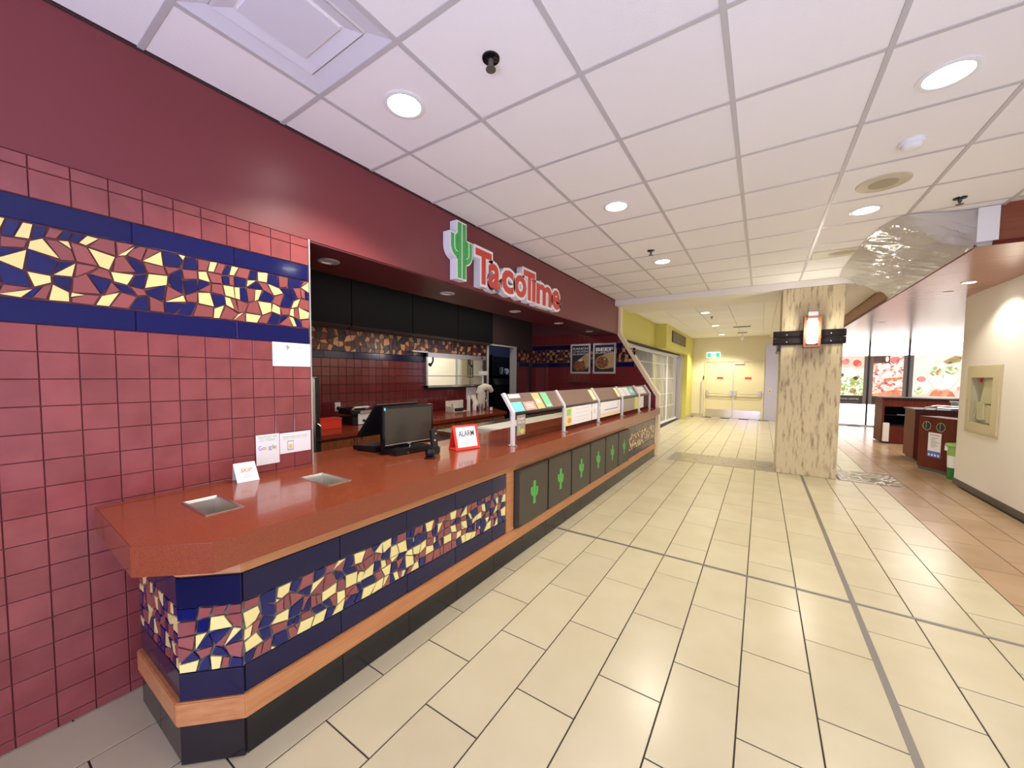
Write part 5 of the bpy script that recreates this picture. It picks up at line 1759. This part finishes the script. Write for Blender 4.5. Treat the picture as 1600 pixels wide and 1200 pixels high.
for k in range(7):
    flat(pst, rect(w_*.22, w_*(.55+.07*(k*3 % 5)), .40+k*.024, .408+k*.024), o_, RX, 'grey_ink', t=.0006)
for k in range(4):
    flat(pst, ell(w_*(.14+k*.24), .275, w_*.085, .020, 8), (o_+bn*.001), RX, 'paper', t=.0006)
ts = thing('tray_station', 'dark red tray station with a steel rail behind the recycling stand', 'station', (2.75, 10.2, 0))
part('body', MB().box(2.36, 3.3, 9.75, 10.35, .05, .93), 'mahogany', ts, bevel=.004)
part('plinth', MB().box(2.40, 3.3, 9.80, 10.35, .001, .05), 'base_dark', ts)
part('top', MB().box(2.34, 3.32, 9.70, 10.37, .93, .955), 'black', ts, bevel=.003)
part('rail', MB().tube([(2.45, 9.72, .955), (2.47, 9.68, 1.0), (2.60, 9.66, 1.03), (3.25, 9.66, 1.0)], .014, 8), 'chrome', ts, smooth=True)
part('rail', MB().tube([(2.60, 9.74, .955), (2.62, 9.72, .985), (3.28, 9.72, .985)], .014, 8), 'chrome', ts, smooth=True)
for k, x in enumerate((2.93, 3.16)):
    t = thing('grey_tub', ('grey tub with a white rim on the tray station, left one', 'grey tub with a white rim on the tray station, right one')[k], 'tub', (x, 9.95, .956))
    part('wall', MB().lathe([(.075, 0), (.088, .14), (.080, .14), (.068, .01), (0, .01)], (x, 9.95, .956), 'z', 18), 'steel_soft', t, smooth=True)
    part('rim', MB().lathe([(.088, .138), (.104, .140), (.104, .152), (.082, .152), (.082, .138)], (x, 9.95, .956), 'z', 18, cap=False), 'white_gloss', t, smooth=True)
ds = thing('food_stand', 'dark red open-fronted stand before the backlit posters', 'stand', (3.0, 12.4, 0))
part('side_panel', MB().box(2.38, 2.42, 12.1, 12.8, .02, 1.04), 'mahogany', ds)
part('side_panel', MB().box(3.86, 3.90, 12.1, 12.8, .02, 1.04), 'mahogany', ds)
part('upper_front', MB().box(2.42, 3.86, 12.1, 12.13, .86, 1.04), 'mahogany', ds)
part('lower_front', MB().box(2.42, 3.86, 12.1, 12.13, .02, .40), 'mahogany', ds)
part('back_panel', MB().box(2.42, 3.86, 12.76, 12.8, .02, 1.04), 'black_panel', ds)
part('shelf', MB().box(2.42, 3.86, 12.14, 12.76, .40, .43), 'black', ds)
part('shelf', MB().box(2.42, 3.86, 12.30, 12.76, .64, .66), 'black', ds)
part('top', MB().box(2.35, 3.93, 12.06, 12.84, 1.04, 1.07), 'black', ds, bevel=.004)
part('end_block', MB().box(2.40, 2.50, 12.02, 12.10, .05, .48), 'white_paint', ds, bevel=.004)
part('drawer_handle', MB().box(2.66, 2.84, 12.24, 12.30, .655, .68), 'steel', ds)
chx = thing('chair', 'dark chair standing before the red stand', 'chair', (2.98, 11.4, 0))
part('seat', MB().box(2.80, 3.16, 11.22, 11.58, .44, .47), 'black', chx, bevel=.008)
part('backrest', MB().box(2.80, 2.83, 11.22, 11.58, .62, .86), 'black', chx, bevel=.006)
for x in (2.82, 3.14):
    for y in (11.24, 11.56):
        part('leg', MB().tube([(x, y, .001), (x, y, .44 if x > 3 else .86)], .011, 8), 'steel_soft', chx, smooth=True)
bk = thing('waste_bucket', 'green and white waste pail beside the white wall end', 'pail', (2.46, 8.36, 0))
part('lower_shell', MB().lathe([(.075, .001), (.085, .18), (0, .18)], (2.47, 8.32, 0), 'z', 20), 'bucket_dark', bk, smooth=True)
part('label_band', MB().lathe([(.086, .18), (.092, .36), (0, .36)], (2.47, 8.32, 0), 'z', 20), 'paper', bk, smooth=True)
part('upper_shell', MB().lathe([(.093, .36), (.105, .50), (0, .50)], (2.47, 8.32, 0), 'z', 20), 'bucket_green', bk, smooth=True)
part('lid', MB().lathe([(.118, .50), (.122, .515), (.11, .54), (0, .545)], (2.47, 8.32, 0), 'z', 20), 'bucket_green', bk, smooth=True)
part('latch', MB().box(2.35, 2.372, 8.30, 8.34, .43, .50), 'paper', bk)

# ---- repeats share a group
GROUPS = {'ceiling_light': 'round lit ceiling lights', 'soffit_downlight': 'downlights in the maroon soffit', 'menu_board': 'dark menu boards on the back wall',
          'menu_card': 'cards on the glass sneeze guard', 'base_cabinet': 'fluted cabinets under the back worktop', 'wall_notice': 'papers on the tile pier',
          'light_box': 'backlit posters on the far wall', 'steel_pan': 'steel pans set in the worktop', 'sprinkler_head': 'sprinkler heads in the ceiling',
          'squeeze_bottle': 'squeeze bottles on the back worktop', 'cutting_board': 'white cutting boards on the prep table', 'menu_poster': 'framed burrito posters',
          'grey_tub': 'grey tubs on the tray station', 'slot_vent': 'slot vents in the far ceiling', 'heat_lamp': 'heat lamps in the pass window'}
for o in scene.objects:
    if o.parent is None and 'label' in o and o.name.split('.')[0] in GROUPS:
        o['group'] = GROUPS[o.name.split('.')[0]]
